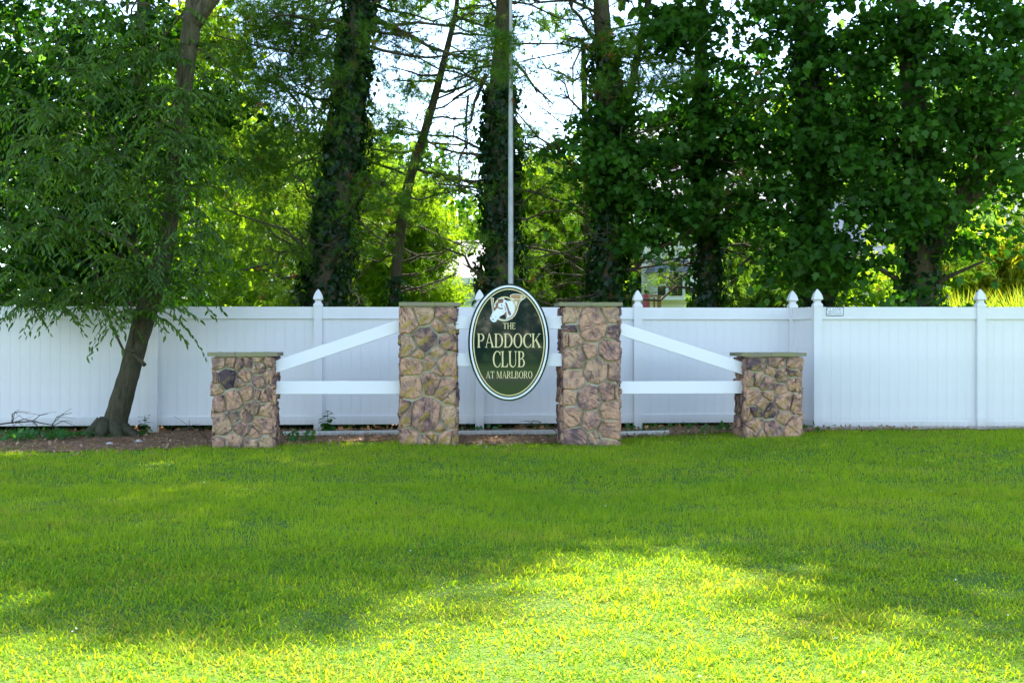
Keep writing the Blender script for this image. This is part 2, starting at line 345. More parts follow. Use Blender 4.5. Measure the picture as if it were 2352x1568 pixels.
def gz(x, y):
    """height of the ground"""
    a = np.clip((x - 1.5) / 3.2, 0, 1); b = np.clip((y - 12.5) / 3.2, 0, 1)
    return .065 * a * a * (3 - 2 * a) * b * b * (3 - 2 * b) + .012 * np.sin(x * 1.3 + .6) * np.sin(y * 1.1)
def wob(x, s=0): return .5 * math.sin(x * 2.1 + s) + .3 * math.sin(x * 5.3 + s * 2) + .2 * math.sin(x * 11.7 + s * 3)
EDGE = [(-30, 14.3), (-6.5, 14.3), (-5.6, 14.1), (-4.4, 14.6), (-3.9, 15.0), (-3.0, 15.25), (-1.5, 15.6), (-.7, 15.15), (.2, 15.3), (.7, 15.6), (2.2, 16.5), (3.4, 16.7), (4.4, 16.5), (5, 16.8), (30, 16.85)]
def edge(x): return np.interp(x, [e[0] for e in EDGE], [e[1] for e in EDGE])

# ------------------------------------------------------------------ ground
def ground_mat():
    m, t, out = new_mat('turf_soil'); p = N(t, 'ShaderNodeBsdfPrincipled'); p.inputs['Roughness'].default_value = 1; p.inputs['Specular IOR Level'].default_value = .1
    f = noise(t, 1.5, 6, .6); r = ramp(t, [(.3, (.08, .2, .02)), (.55, (.13, .25, .03)), (.75, (.2, .24, .06))]); t.links.new(f, r.inputs[0])
    f2 = noise(t, 30, 4, .7); c = mix(t, f2, r.outputs[0], (.09, .12, .04)); t.links.new(c, p.inputs['Base Color'])
    bp = N(t, 'ShaderNodeBump'); bp.inputs['Distance'].default_value = .05; t.links.new(f2, bp.inputs['Height']); t.links.new(bp.outputs[0], p.inputs['Normal'])
    t.links.new(p.outputs[0], out.inputs[0]); return m
xs = np.unique(np.concatenate([np.linspace(-400, -12, 12), np.linspace(-12, 12, 97), np.linspace(12, 400, 12)]))
ys = np.unique(np.concatenate([np.linspace(-300, 0, 12), np.linspace(0, 22, 89), np.linspace(22, 500, 14)]))
X, Yg = np.meshgrid(xs, ys); Z = gz(X, Yg); nx, ny = len(xs), len(ys)
idx = np.arange(nx * ny).reshape(ny, nx); q = np.stack([idx[:-1, :-1], idx[:-1, 1:], idx[1:, 1:], idx[1:, :-1]], -1).reshape(-1, 4)
g = mesh_np('ground', np.stack([X, Yg, Z], -1), q.ravel(), np.arange(len(q)) * 4, ground_mat(), smooth=True); g['kind'] = 'structure'
# bed of soil and needles under the fence
def bed_mat():
    m, t, out = new_mat('mulch_soil'); p = N(t, 'ShaderNodeBsdfPrincipled'); p.inputs['Roughness'].default_value = 1; p.inputs['Specular IOR Level'].default_value = .1
    f = noise(t, 7, 8, .75); r = ramp(t, [(.3, (.09, .045, .022)), (.46, (.26, .13, .065)), (.6, (.42, .26, .15)), (.78, (.55, .42, .30))]); t.links.new(f, r.inputs[0])
    t.links.new(r.outputs[0], p.inputs['Base Color']); f2 = noise(t, 45, 6, .8)
    bp = N(t, 'ShaderNodeBump'); bp.inputs['Distance'].default_value = .06; t.links.new(f2, bp.inputs['Height']); t.links.new(bp.outputs[0], p.inputs['Normal'])
    t.links.new(p.outputs[0], out.inputs[0]); return m
bx = np.linspace(-12, 12, 241); V = []
for x in bx:
    e = float(edge(x)) + .12 * wob(x)
    for k in range(9):
        y = e + (20.5 - e) * (k / 8) ** 1.3; V.append((x, y, float(gz(x, y)) + .006 + .02 * min(k, 3) / 3 + (.012 * wob(x * 3 + y * 7, y) if k else 0)))
q = np.array([(i * 9 + k, (i + 1) * 9 + k, (i + 1) * 9 + k + 1, i * 9 + k + 1) for i in range(240) for k in range(8)])
b = mesh_np('soil_bed', V, q.ravel(), np.arange(len(q)) * 4, bed_mat(), smooth=True); b['kind'] = 'structure'
mb = MB(); mb.box(-200, 200, -13, -9, .02, .03); o = mb.build('road', M['asphalt']); o['kind'] = 'structure'

# ------------------------------------------------------------------ fences
BW = .1465
def post_mesh(h=1.93):
    m = MB(); prof = [(.0635, 0), (.0635, h - .03), (.069, h - .03), (.069, h), (.060, h + .018), (.047, h + .032), (.042, h + .050), (.046, h + .066), (.058, h + .076),
                      (.070, h + .082), (.071, h + .09), (.066, h + .118), (.055, h + .155), (.038, h + .19), (.018, h + .222), (.004, h + .238)]
    return prof
def lathe4(prof, name, mat):
    m = MB(); vs = []
    for r, z in prof: vs += [(-r, -r, z), (r, -r, z), (r, r, z), (-r, r, z)]
    k = len(prof); fs = [(i * 4 + j, i * 4 + (j + 1) % 4, (i + 1) * 4 + (j + 1) % 4, (i + 1) * 4 + j) for i in range(k - 1) for j in range(4)] + [(3, 2, 1, 0), (4 * k - 4, 4 * k - 3, 4 * k - 2, 4 * k - 1)]
    m.add(vs, fs); return m.mesh(name, mat)
pp = post_mesh(); POST = lathe4(pp[:2], 'fence_post', M['vinyl']); CAP = lathe4([(.0635, 1.9)] + pp[2:], 'post_cap', M['vinyl'])
def rect_board(L, h0, h1, d0, d1, name, lip=0):
    m = MB(); m.box(0, L, d0, d1, h0, h1)
    if lip: m.box(0.0, L, d0 - .004, d0 - .0005, h0 + .004, h0 + lip)
    me = m.mesh(name, M['vinyl']); return me
_bc = {}
def fence(name, pts, label, ztop=1.90, zbot=.06, skip_first=False, skip_last=False):
    root = thing(name, (pts[0][0], pts[0][1], 0), label, 'fence')
    ox, oy = pts[0]
    for i, (x, y) in enumerate(pts):
        ang = math.atan2(*(np.array(pts[min(i + 1, len(pts) - 1)]) - np.array(pts[min(i, len(pts) - 2)]))[::-1])
        if not ((i == 0 and skip_first) or (i == len(pts) - 1 and skip_last)):
            gzz = float(gz(x, y))
            for me, nm in ((POST, 'fence_post'),):
                o = bpy.data.objects.new(nm, me); link(o, root); o.location = (x - ox, y - oy, ztop - 1.9); o.rotation_euler[2] = ang
                o2 = bpy.data.objects.new('post_cap', CAP); link(o2, o)
    for i in range(len(pts) - 1):
        a, b_ = np.array(pts[i]), np.array(pts[i + 1]); D = b_ - a; Lg = np.linalg.norm(D); ang = math.atan2(D[1], D[0]); d = D / Lg
        def put(me, nm, along, z=0):
            o = bpy.data.objects.new(nm, me); link(o, root); p = a + d * along; o.location = (p[0] - ox, p[1] - oy, z); o.rotation_euler[2] = ang; return o
        c0 = .0635; L = Lg - 2 * c0; key = round(L, 3), ztop, zbot
        if key not in _bc:
            nb = max(1, round(L / BW)); w_ = L / nb; h0, h1 = zbot + .13, ztop - .17
            m = MB(); c = .003; t = .003
            sec = [(0, 0), (c, -t), (w_ - c, -t), (w_, 0), (w_, .016), (0, .016)]
            m.add([(x, y, h0) for x, y in sec] + [(x, y, h1) for x, y in sec], [(0, 1, 7, 6), (1, 2, 8, 7), (2, 3, 9, 8), (3, 4, 10, 9), (4, 5, 11, 10), (5, 0, 6, 11)])
            tr = MB(); tr.box(0, L, -.030, .030, h1, ztop); tr.box(0, L, -.034, .034, h1 - .012, h1 + .014)
            br = MB(); br.box(0, L, -.026, .026, zbot, h0)
            _bc[key] = (nb, w_, m.mesh('board', M['vinyl']), tr.mesh('top_rail', M['vinyl']), br.mesh('bottom_rail', M['vinyl']))
        nb, w_, bm, tm, brm = _bc[key]
        put(tm, 'top_rail', c0); put(brm, 'bottom_rail', c0)
        for k in range(nb): put(bm, 'board', c0 + k * w_)
    return root
dirL = np.array([-9.772, -.7]); dirL /= np.linalg.norm(dirL); p5 = np.array([4.387, 17.8])
back_pts = [tuple(p5 + dirL * 2.449 * k) for k in range(6, -1, -1)]
fence('privacy_fence', back_pts, 'long white vinyl privacy fence running behind the stone pillars', 1.905, .122)
near_pts = [(4.574 + 2.44 * k, 17.05) for k in range(4)]
fence('privacy_fence', [tuple(p5), near_pts[0]], 'short white return panel joining the two fence runs behind the right pillar', 1.90, .07, True, True)
fence('privacy_fence', near_pts, 'white vinyl fence run on the right carrying the small fence company plate', 1.895, .055)

# ------------------------------------------------------------------ stone pillars
def clip(poly, a, b, c):            # keep a*x+b*y<=c
    out = []
    for i in range(len(poly)):
        p, q_ = poly[i], poly[(i + 1) % len(poly)]; fp = a * p[0] + b * p[1] - c; fq = a * q_[0] + b * q_[1] - c
        if fp <= 0: out.append(p)
        if fp * fq < 0: t = fp / (fp - fq); out.append((p[0] + (q_[0] - p[0]) * t, p[1] + (q_[1] - p[1]) * t))
    return out
def power_cells(seeds, W, H):
    res = []
    for i, (x, y, r) in enumerate(seeds):
        poly = [(0, 0), (W, 0), (W, H), (0, H)]
        for j, (x2, y2, r2) in enumerate(seeds):
            if j != i:
                a, b_ = 2 * (x2 - x), 2 * (y2 - y); poly = clip(poly, a, b_, x2 * x2 + y2 * y2 - r2 * r2 - x * x - y * y + r * r)
                if len(poly) < 3: break
        if len(poly) >= 3: res.append(poly)
    return res
def stone_mesh(poly, W, H, rnd, corner):
    """one rough stone: poly in face coords (x right, z up); returns verts in (x, y(out=-), z)"""
    poly = np.array(poly); c = poly.mean(0)
    # inset for the joint, but let stones at a corner stand out over it
    q_ = []
    for p in poly:
        d = c - p; L = np.linalg.norm(d); j = .017
        pt = p + d / L * j
        if corner:
            if p[0] < 1e-6: pt[0] = -.022 * rnd.uniform(.2, 1.2)
            if p[0] > W - 1e-6: pt[0] = W + .022 * rnd.uniform(.2, 1.2)
        q_.append(pt)
    q_ = np.array(q_)
    # round the corners and roughen the outline
    ring = []
    n = len(q_)
    for i in range(n):
        a, b_, d = q_[i - 1], q_[i], q_[(i + 1) % n]; k = .08
        ring.append(b_ + (a - b_) * k); ring.append(b_ * .55 + .225 * (b_ + (a - b_) * k + b_ + (d - b_) * k)); ring.append(b_ + (d - b_) * k)
        m_ = (b_ + d) / 2; ring.append(m_)
    ring = np.array(ring); ring += rnd.normal(size=ring.shape) * .0048; c = ring.mean(0); n = len(ring)
    dep = rnd.uniform(.025, .05); tilt = rnd.normal(size=2) * .05; vs = []
    for sc, h in ((1, -.02), (1.0, dep * .5), (.96, dep * .9), (.8, dep), (.42, dep * 1.04)):
        for p in ring:
            pp_ = c + (p - c) * sc; off = (pp_ - c) @ tilt + (rnd.normal() * .007 if h > 0 and sc < 1 else 0)
            vs.append((pp_[0] - c[0], -(h + off), pp_[1] - c[1]))
    vs.append((0, -dep * 1.08, 0)); fs = []
    for k in range(4):
        for j in range(n): fs.append((k * n + j, k * n + (j + 1) % n, (k + 1) * n + (j + 1) % n, (k + 1) * n + j))
    for j in range(n): fs.append((4 * n + j, 4 * n + (j + 1) % n, 5 * n))
    return vs, fs, c
TONE = {}
def pillar(pxl, pxr, ybot, ytop, Y, rz, depth, seeds, box, label, group, seed, capover=(.055, .055)):
    rnd = np.random.default_rng(seed)
    pxl += 3; pxr -= 3; W = (pxr - pxl) / F * Y; x0 = (pxl - CX) / F * Y; xc = x0 + W / 2; zt = EYE + (CY - ytop) / F * Y; z0 = EYE + (CY - ybot) / F * Y - .03
    H = zt - z0; root = thing('stone_pillar', (xc, Y, z0), label, 'pillar', group, rz)
    m = MB(); m.box(-W / 2 + .012, W / 2 - .012, .012, depth - .012, 0, H); core = m.build('mortar_core', M['mortar'], root)
    def place(poly, W_, frame, corner, tone):
        vs, fs, c = stone_mesh(poly, W_, H, rnd, corner)
        mm = MB(); mm.add(vs, fs); o = mm.build('stone', M['stone'], root, smooth=True); ang, ox, oy = frame
        ca, sa = math.cos(ang), math.sin(ang)
        o.location = (ox + c[0] * ca, oy + c[0] * sa, c[1]); o.rotation_euler[2] = ang; o['tone'] = float(tone); o['lichen'] = {1: .0, 2: .045, 3: -.03, 4: .02}[seed]
    bx0, bx1, by0, by1 = box
    S = [((x - bx0) / (bx1 - bx0) * W, H - (y - by0) / (by1 - by0) * H, r / (bx1 - bx0) * W * .9) for x, y, r, *_ in seeds]
    tones = [s[3] if len(s) > 3 else rnd.uniform(0, .75) for s in seeds]
    cells = []
    for i, (x, y, r) in enumerate(S):
        poly = [(0, 0), (W, 0), (W, H - .004), (0, H - .004)]
        for j, (x2, y2, r2) in enumerate(S):
            if j != i: poly = clip(poly, 2 * (x2 - x), 2 * (y2 - y), x2 * x2 + y2 * y2 - r2 * r2 - x * x - y * y + r * r)
            if len(poly) < 3: break
        if len(poly) >= 3: place(poly, W, (0, -W / 2, 0), True, tones[i])
    # sides and back with random stones
    for ang, ox, oy, W_ in ((math.pi / 2, W / 2, 0, depth), (math.pi, W / 2, depth, W), (-math.pi / 2, -W / 2, depth, depth)):
        n = int(W_ * H / .035); sd_ = []
        while len(sd_) < n:
            c = (rnd.uniform(0, W_), rnd.uniform(0, H)); 
            if all((c[0] - s[0]) ** 2 + (c[1] - s[1]) ** 2 > .12 ** 2 for s in sd_) or rnd.uniform() < .03: sd_.append((c[0], c[1], rnd.uniform(.03, .09)))
        for poly in power_cells(sd_, W_, H - .004): place(poly, W_, (ang, ox, oy), False, rnd.uniform(.1, .9))
    # slate cap of two slabs
    ct = .05; o1, o2 = capover[0] + .022, capover[1] + .022; split = rnd.uniform(-.1, .15)
    for a, b_ in ((-W / 2 - o1, split - .002), (split + .002, W / 2 + o2)):
        mm = MB(); n = 8; x = np.linspace(a, b_, n); top = []; y0c, y1c = -.06, depth + .055
        vs = []
        for i, xx in enumerate(x):
            j = rnd.normal() * .004; k = rnd.normal() * .004
            vs += [(xx, y0c + j, 0), (xx, y1c + k, 0), (xx, y1c + k, ct + rnd.normal() * .0015), (xx, y0c + j + .003, ct + rnd.normal() * .0015)]
        fs = [(i * 4 + a_, i * 4 + (a_ + 1) % 4, i * 4 + 4 + (a_ + 1) % 4, i * 4 + 4 + a_) for i in range(n - 1) for a_ in range(4)] + [(3, 2, 1, 0), (4 * n - 4, 4 * n - 3, 4 * n - 2, 4 * n - 1)]
        mm.add(vs, fs); mm.build('cap_slab', M['slate'], root, loc=(0, 0, H))
    return root
S1 = [(250, 290, 80, .3), (400, 290, 70, .1), (520, 310, 65, .5), (640, 290, 60, .45), (760, 250, 60, .3), (790, 370, 90, .5), (350, 500, 130, 1.0), (600, 470, 80, .3), (520, 540, 40), (800, 540, 90, .4), (910, 480, 75, .15), (925, 290, 50, .2), (240, 830, 90, .5), (430, 800, 120, .1), (630, 700, 100, .1), (750, 720, 60, .3), (850, 740, 60, .4), (935, 720, 50, .3), (710, 900, 90, .75), (870, 950, 90, .2), (600, 1010, 80, .3), (290, 1120, 130, .25), (460, 1030, 50, .5), (550, 1170, 110, .6), (830, 1130, 130, .3), (730, 1220, 90, .3), (220, 1380, 80, .2), (460, 1340, 130, .35), (680, 1390, 110, .1), (870, 1380, 90, .1), (440, 1460, 60, .2), (195, 520, 50), (195, 640, 45)]
S2 = [(170, 290, 90, .2), (320, 240, 90, .05), (560, 230, 100, .5), (490, 340, 70, .4), (630, 380, 40, .2), (350, 460, 120, .7), (160, 550, 80, .3), (550, 490, 75, .55), (240, 620, 50, .1), (470, 590, 65, .3), (210, 720, 100, .2), (390, 700, 50, .3), (560, 700, 110, .1), (460, 760, 35), (200, 900, 100, .0), (400, 860, 90, .55), (545, 930, 75, .3), (620, 1000, 40), (165, 1190, 60, .5), (340, 1190, 170, .55), (580, 1210, 90, .15), (485, 1310, 40, .2), (115, 1150, 35), (170, 1430, 90, .2), (350, 1470, 80, .2), (540, 1420, 85, .05), (425, 1400, 40), (620, 1430, 40, .3)]
S3 = [(205, 255, 75, .0), (420, 340, 170, .3), (610, 230, 80, .2), (640, 400, 60, .5), (215, 370, 35, .9), (215, 470, 60, .0), (150, 470, 30), (240, 650, 110, .35), (390, 590, 55, .1), (590, 570, 100, .6), (460, 770, 130, .25), (635, 780, 60, .3), (230, 860, 100, .15), (375, 1030, 130, .45), (195, 1020, 55, .0), (575, 980, 90, .5), (670, 980, 35, .1), (215, 1220, 100, .15), (400, 1250, 100, .4), (600, 1150, 90, .1), (580, 1340, 110, .05), (260, 1410, 110, .7), (450, 1400, 60, .3), (560, 1450, 50, .1)]
S4 = [(520, 300, 140, .8), (820, 290, 120, .4), (1110, 320, 110, .3), (430, 530, 60, .1), (550, 540, 100, .4), (750, 430, 80, .1), (910, 500, 110, .5), (690, 610, 130, .5), (1070, 440, 60), (1150, 430, 50), (1060, 610, 80, .1), (1150, 610, 60, .1), (900, 690, 100, .2), (470, 820, 110, .1), (590, 900, 110, .1), (740, 1010, 110, .9), (950, 860, 150, .2), (1140, 900, 110, .2), (920, 1100, 110, .1), (500, 1020, 90), (400, 1060, 60, .4), (510, 1210, 110, .3), (760, 1260, 150, .6), (1090, 1240, 130, .25), (410, 1310, 80, .2), (600, 1340, 60), (700, 760, 70, .2)]
RZ = math.radians(4); DP = .56
G = 'stone pillars of the entrance gateway'
pillar(490, 625, 1032, 818, 14.75, RZ, DP, S1, (170, 955, 215, 1480), 'short stone pillar on the left, nearest the leaning tree, with a flat slate cap', G, 1)
pillar(921, 1048, 1021, 703, 15.05, RZ, DP, S2, (100, 645, 150, 1490), 'tall stone pillar left of the oval sign with yellow lichen on its stones', G, 2, (.02, .04))
pillar(1293, 1423, 1019, 703, 15.15, RZ, DP, S3, (130, 685, 155, 1490), 'tall stone pillar right of the oval sign', G, 3, (.05, .03))
pillar(1712, 1842, 1003, 818, 15.7, RZ, DP, S4, (365, 1205, 215, 1410), 'short stone pillar on the right in front of the fence corner', G, 4, (.06, .05))

# ------------------------------------------------------------------ rails between pillars
def rail(p0, p1, label, Y0, Y1, hh):
    """p = (px, centre py) ends; hh = half height in photo px"""
    a = P(*p0, Y0); b_ = P(*p1, Y1); h0 = hh / F * Y0; h1 = hh / F * Y1; m = MB(); t = .045
    vs = []
    for q_, h in ((a, h0), (b_, h1)):
        vs += [(0, 0, -h), (0, t, -h), (0, t, h), (0, 0, h)]
    d = b_ - a; vs = [np.array(v) + (0 if i < 4 else 1) * d for i, v in enumerate(vs)]
    m.add(vs, [(3, 2, 1, 0), (4, 5, 6, 7), (0, 1, 5, 4), (1, 2, 6, 5), (2, 3, 7, 6), (3, 0, 4, 7)])
    o = m.build('fence_rail', M['rail'], loc=a); bv = o.modifiers.new('b', 'BEVEL'); bv.width = .006; bv.segments = 2
    return tag(o, label, 'rail', 'white rails between the stone pillars')
rail((622, 846), (921, 747), 'white diagonal rail rising from the short left pillar to the tall left pillar', 14.87, 15.12, 14.5)
rail((624, 890), (921, 890), 'white level rail between the short left pillar and the tall left pillar', 14.89, 15.14, 15)
rail((1046, 740.5), (1296, 740.5), 'upper white rail behind the top half of the oval sign', 15.09, 15.16, 15)
rail((1046, 826), (1296, 826), 'lower white rail behind the middle of the oval sign', 15.09, 15.16, 15)
rail((1421, 754), (1713, 848), 'white diagonal rail falling from the tall right pillar to the short right pillar', 15.22, 15.8, 14.5)
rail((1421, 890), (1713, 889), 'white level rail between the tall right pillar and the short right pillar', 15.24, 15.82, 14.5)
# white edging boards lying on the soil
for (a, b_, y0, y1, lab) in (((650, 921), (0, 0), 995, 992, 'fallen white board on the soil left of the tall left pillar'),
                             ((1048, 1290), (0, 0), 986, 982, 'fallen white board on the soil beneath the oval sign'),
                             ((1421, 1537), (0, 0), 979, 978, 'short white board on the soil right of the tall right pillar')):
    Ya, Yb = 16.35, 16.5; pa, pb = P(a[0], y0, Ya), P(b_[0] or a[1], y1, Yb); m = MB(); d = pb - pa; d[2] = 0
    pa[2] = float(gz(pa[0], pa[1])) + .035
    m.add([(0, 0, 0), (0, .06, 0), (0, .06, .055), (0, 0, .055)] + [tuple(np.array(v) + d) for v in [(0, 0, 0), (0, .06, 0), (0, .06, .06), (0, 0, .06)]],
          [(3, 2, 1, 0), (4, 5, 6, 7), (0, 1, 5, 4), (1, 2, 6, 5), (2, 3, 7, 6), (3, 0, 4, 7)])
    tag(m.build('white_board', M['vinyl'], loc=pa), lab, 'board', 'white boards lying along the fence')

# ------------------------------------------------------------------ the oval sign
SY = 15.03; K = 1 / (4.357 * 200.3)
sign = thing('oval_sign', (P(1169, 786, SY)[0], SY, P(1169, 786, SY)[2]), 'dark green oval entrance sign with gold lettering and a horse and horn emblem', 'sign', rz=RZ)
def S(px, py): return ((px - 616) * K, (798 - py) * K)
def E(ex, ey): return S((1270 + ex / 14.257 - 1200) * 4.357, (760 + ey / 14.257 - 720) * 4.357)
def ell(a, b_, n=96): return [(a * K * math.cos(t), b_ * K * math.sin(t)) for t in np.linspace(0, 2 * math.pi, n, endpoint=False)]
m = MB(); prf = ell(471, 676)
def ringstack(m, levels, n=96):
    vs = []; 
    for a, b_, y in levels: vs += [(x, y, z) for x, z in ell(a, b_, n)]
    fs = [(i * n + (j + 1) % n, i * n + j, (i + 1) * n + j, (i + 1) * n + (j + 1) % n) for i in range(len(levels) - 1) for j in range(n)]
    fs += [tuple(range(n)), tuple(range((len(levels) - 1) * n, len(levels) * n))[::-1]]; m.add(vs, fs)
ringstack(m, [(471, 676, .05), (471, 676, .006), (468, 673, 0)]); m.build('sign_panel', M['panel'], sign)
def ring(name, a, b_, wd, mat, y=-.003):
    m = MB(); n = 128; vs = []
    for aa, bb, yy in ((a, b_, .002), (a, b_, y), (a - wd, b_ - wd, y), (a - wd, b_ - wd, .002)): vs += [(x, yy, z) for x, z in ell(aa, bb, n)]
    m.add(vs, [(i * n + (j + 1) % n, i * n + j, (i + 1) * n + j, (i + 1) * n + (j + 1) % n) for i in range(3) for j in range(n)]); return m.build(name, mat, sign)
ring('white_border', 450, 656, 21, M['white']); ring('gold_border', 414, 618, 13, M['goldp'])
# serif letters built from strokes, cap height 1
def arc(cx, cy, rx, ry, a0, a1, n=18): return [(cx + rx * math.cos(t), cy + ry * math.sin(t)) for t in np.linspace(math.radians(a0), math.radians(a1), n)]
def band(o, i): return ('band', o, i)
def rc(x0, x1, y0, y1): return [(x0, y0), (x1, y0), (x1, y1), (x0, y1)]
T_ = .125; t_ = .05; s_ = .035
def serif(x, w_, y, up, e=.07):
    d = 1 if up else -1
    return [(x - e, y), (x + w_ + e, y), (x + w_ + e, y + d * s_ * .7), (x + w_ + .012, y + d * s_ * 1.6), (x + w_, y + d * .09), (x, y + d * .09), (x - .012, y + d * s_ * 1.6), (x - e, y + d * s_ * .7)]
def stem(x, w_=T_, y0=0, y1=1, both=True):
    r = [rc(x, x + w_, y0, y1)]
    if y0 == 0: r.append(serif(x, w_, 0, True))
    if y1 == 1: r.append(serif(x, w_, 1, False))
    return r
def armend(x, y, d, h=.16): return [(x, y), (x - .11, y), (x - .03, y + d * h)] if d else []
GL = {}
GL['T'] = (.66, stem(.27) + [rc(.03, .64, 1 - s_ * 1.1, 1), [(.03, 1), (.0, .78), (.03, .78), (.12, .965)], [(.64, 1), (.67, .78), (.64, .78), (.55, .965)]])
GL['H'] = (.78, stem(.08) + stem(.58) + [rc(.2, .59, .5, .5 + t_)])
GL['E'] = (.62, stem(.08) + [rc(.15, .56, 0, .045), rc(.15, .53, .955, 1), rc(.2, .44, .50, .55), [(.56, 0), (.60, .22), (.57, .22), (.46, .04)], [(.53, 1), (.55, .80), (.52, .80), (.43, .96)], [(.44, .43), (.44, .62), (.41, .62), (.38, .525), (.41, .43)]])
GL['F'] = (.58, stem(.08) + [rc(.15, .53, .955, 1), rc(.2, .44, .50, .55), [(.53, 1), (.55, .80), (.52, .80), (.43, .96)], [(.44, .43), (.44, .62), (.41, .62), (.38, .525), (.41, .43)]])
GL['L'] = (.60, stem(.08) + [rc(.15, .56, 0, .045), [(.56, 0), (.60, .24), (.57, .24), (.44, .04)]])
GL['P'] = (.62, stem(.08) + [rc(.2, .33, .955, 1), rc(.2, .33, .455, .50), band(arc(.32, .7275, .28, .2725, -90, 90), arc(.32, .7275, .155, .2275, -90, 90))])
GL['R'] = (.72, stem(.08) + [rc(.2, .33, .955, 1), rc(.2, .33, .475, .52), band(arc(.32, .7375, .27, .2625, -90, 90), arc(.32, .7375, .145, .2175, -90, 90)), [(.28, .49), (.42, .49), (.68, .035), (.75, 0), (.58, 0)]])
GL['B'] = (.66, stem(.08) + [rc(.2, .33, .957, 1), rc(.2, .36, .497, .54), rc(.2, .36, 0, .043), band(arc(.32, .7685, .235, .2315, -90, 90), arc(.32, .7685, .12, .1885, -90, 90)), band(arc(.35, .27, .27, .27, -90, 90), arc(.35, .27, .145, .227, -90, 90))])
GL['D'] = (.76, stem(.08) + [rc(.2, .33, .955, 1), rc(.2, .33, 0, .045), band(arc(.32, .5, .41, .5, -90, 90), arc(.32, .5, .275, .455, -90, 90))])
GL['O'] = (.78, [band(arc(.39, .5, .37, .52, 0, 360, 41), arc(.39, .5, .235, .47, 0, 360, 41))])
GL['C'] = (.70, [band(arc(.41, .5, .38, .52, 48, 312, 30), arc(.43, .5, .265, .47, 44, 316, 30)), [(.67, 1.0), (.645, 1.0), (.60, .86), (.68, .70)], [(.70, .26), (.66, .10), (.60, .12), (.67, .26)]])
GL['G'] = (.76, [band(arc(.41, .5, .38, .52, 48, 330, 30), arc(.43, .5, .265, .47, 44, 330, 30)), [(.67, 1.0), (.645, 1.0), (.60, .86), (.68, .70)], rc(.6, .72, .05, .42), rc(.52, .78, .42, .45)])
GL['A'] = (.76, [[(.34, 1.02), (.40, 1.02), (.72, .03), (.58, .03)], [(.34, 1.0), (.37, .93), (.13, .03), (.08, .03)], rc(.19, .56, .33, .375), rc(.0, .23, 0, .035), rc(.50, .80, 0, .035)])
GL['U'] = (.76, [rc(.08, .2, .3, 1), serif(.08, .12, 1, False), rc(.60, .65, .3, 1), serif(.60, .05, 1, False), band(arc(.365, .3, .285, .32, 180, 360), arc(.40, .3, .20, .26, 180, 360))])
GL['K'] = (.78, stem(.08) + [[(.2, .42), (.62, .96), (.67, .96), (.2, .36)], rc(.52, .76, .965, 1), [(.30, .56), (.40, .66), (.75, .03), (.60, .03)], rc(.52, .82, 0, .035)])
GL['M'] = (.96, [rc(.10, .145, 0, 1), serif(.10, .045, 0, True), rc(.02, .2, .965, 1), [(.10, 1), (.24, 1), (.50, .18), (.46, .0)], [(.74, 1), (.78, 1), (.5, .0), (.46, .0)], rc(.74, .86, 0, 1), serif(.74, .12, 0, True), rc(.72, .95, .965, 1)])
GL['I'] = (.30, stem(.08))
GL['S'] = (.58, [band(arc(.28, .745, .22, .265, 30, 265, 18), arc(.30, .745, .12, .215, 30, 262, 18)), band(arc(.28, .26, .24, .275, 90, -150, 18), arc(.26, .26, .13, .23, 82, -150, 18)), [(.47, 1), (.44, 1), (.43, .72), (.49, .76)], [(.04, 0), (.07, 0), (.09, .26), (.03, .26)]])
def glyph(ch, x, z, sx, sz, y0, y1, mat, parent):
    m = MB()
    for k, s in enumerate(GL[ch][1]):
        ya = y0 - k * .0003
        if isinstance(s, tuple):
            o_, i_ = s[1], s[2]; n = len(o_)
            pts = [(x + a * sx, z + b_ * sz) for a, b_ in o_] + [(x + a * sx, z + b_ * sz) for a, b_ in i_]
            vs = [(a, ya, b_) for a, b_ in pts] + [(a, y1, b_) for a, b_ in pts]; N2 = 2 * n
            fs = []
            for j in range(n - 1):
                fs += [(j, j + 1, n + j + 1, n + j), (j, N2 + j, N2 + j + 1, j + 1), (n + j, n + j + 1, N2 + n + j + 1, N2 + n + j)]
            fs += [(0, n, N2 + n, N2), (n - 1, N2 + n - 1, N2 + 2 * n - 1, 2 * n - 1)]
            m.add(vs, fs)
        else: m.prism([(x + a * sx, z + b_ * sz) for a, b_ in s], ya, y1)
    return m.build('letter', mat, parent)
def word(txt, xl, xr, yb, yt, gap=.06, mat=None, parent=None, pt=S, y0=-.004):
    mat = mat or M['goldp']; parent = parent or sign
    adv = sum((GL[c][0] + gap) if c != ' ' else .32 for c in txt) - gap
    (x0, z0), (x1, z1) = pt(xl, yb), pt(xr, yt); sx = (x1 - x0) / adv; sz = z1 - z0; x = x0
    for c in txt:
        if c == ' ': x += .32 * sx; continue
        glyph(c, x, z0, sx, sz, y0, .002, mat, parent); x += (GL[c][0] + gap) * sx
M['letter'] = pbr('pale_gold_letter', (.78, .64, .30), .45)
word('THE', 548, 692, 645, 572, mat=M['letter']); word('PADDOCK', 248, 986, 858, 697, .02, mat=M['letter'])
word('CLUB', 425, 805, 1083, 900, .03, mat=M['letter']); word('AT MARLBORO', 350, 888, 1212, 1131, .04, mat=M['letter'])
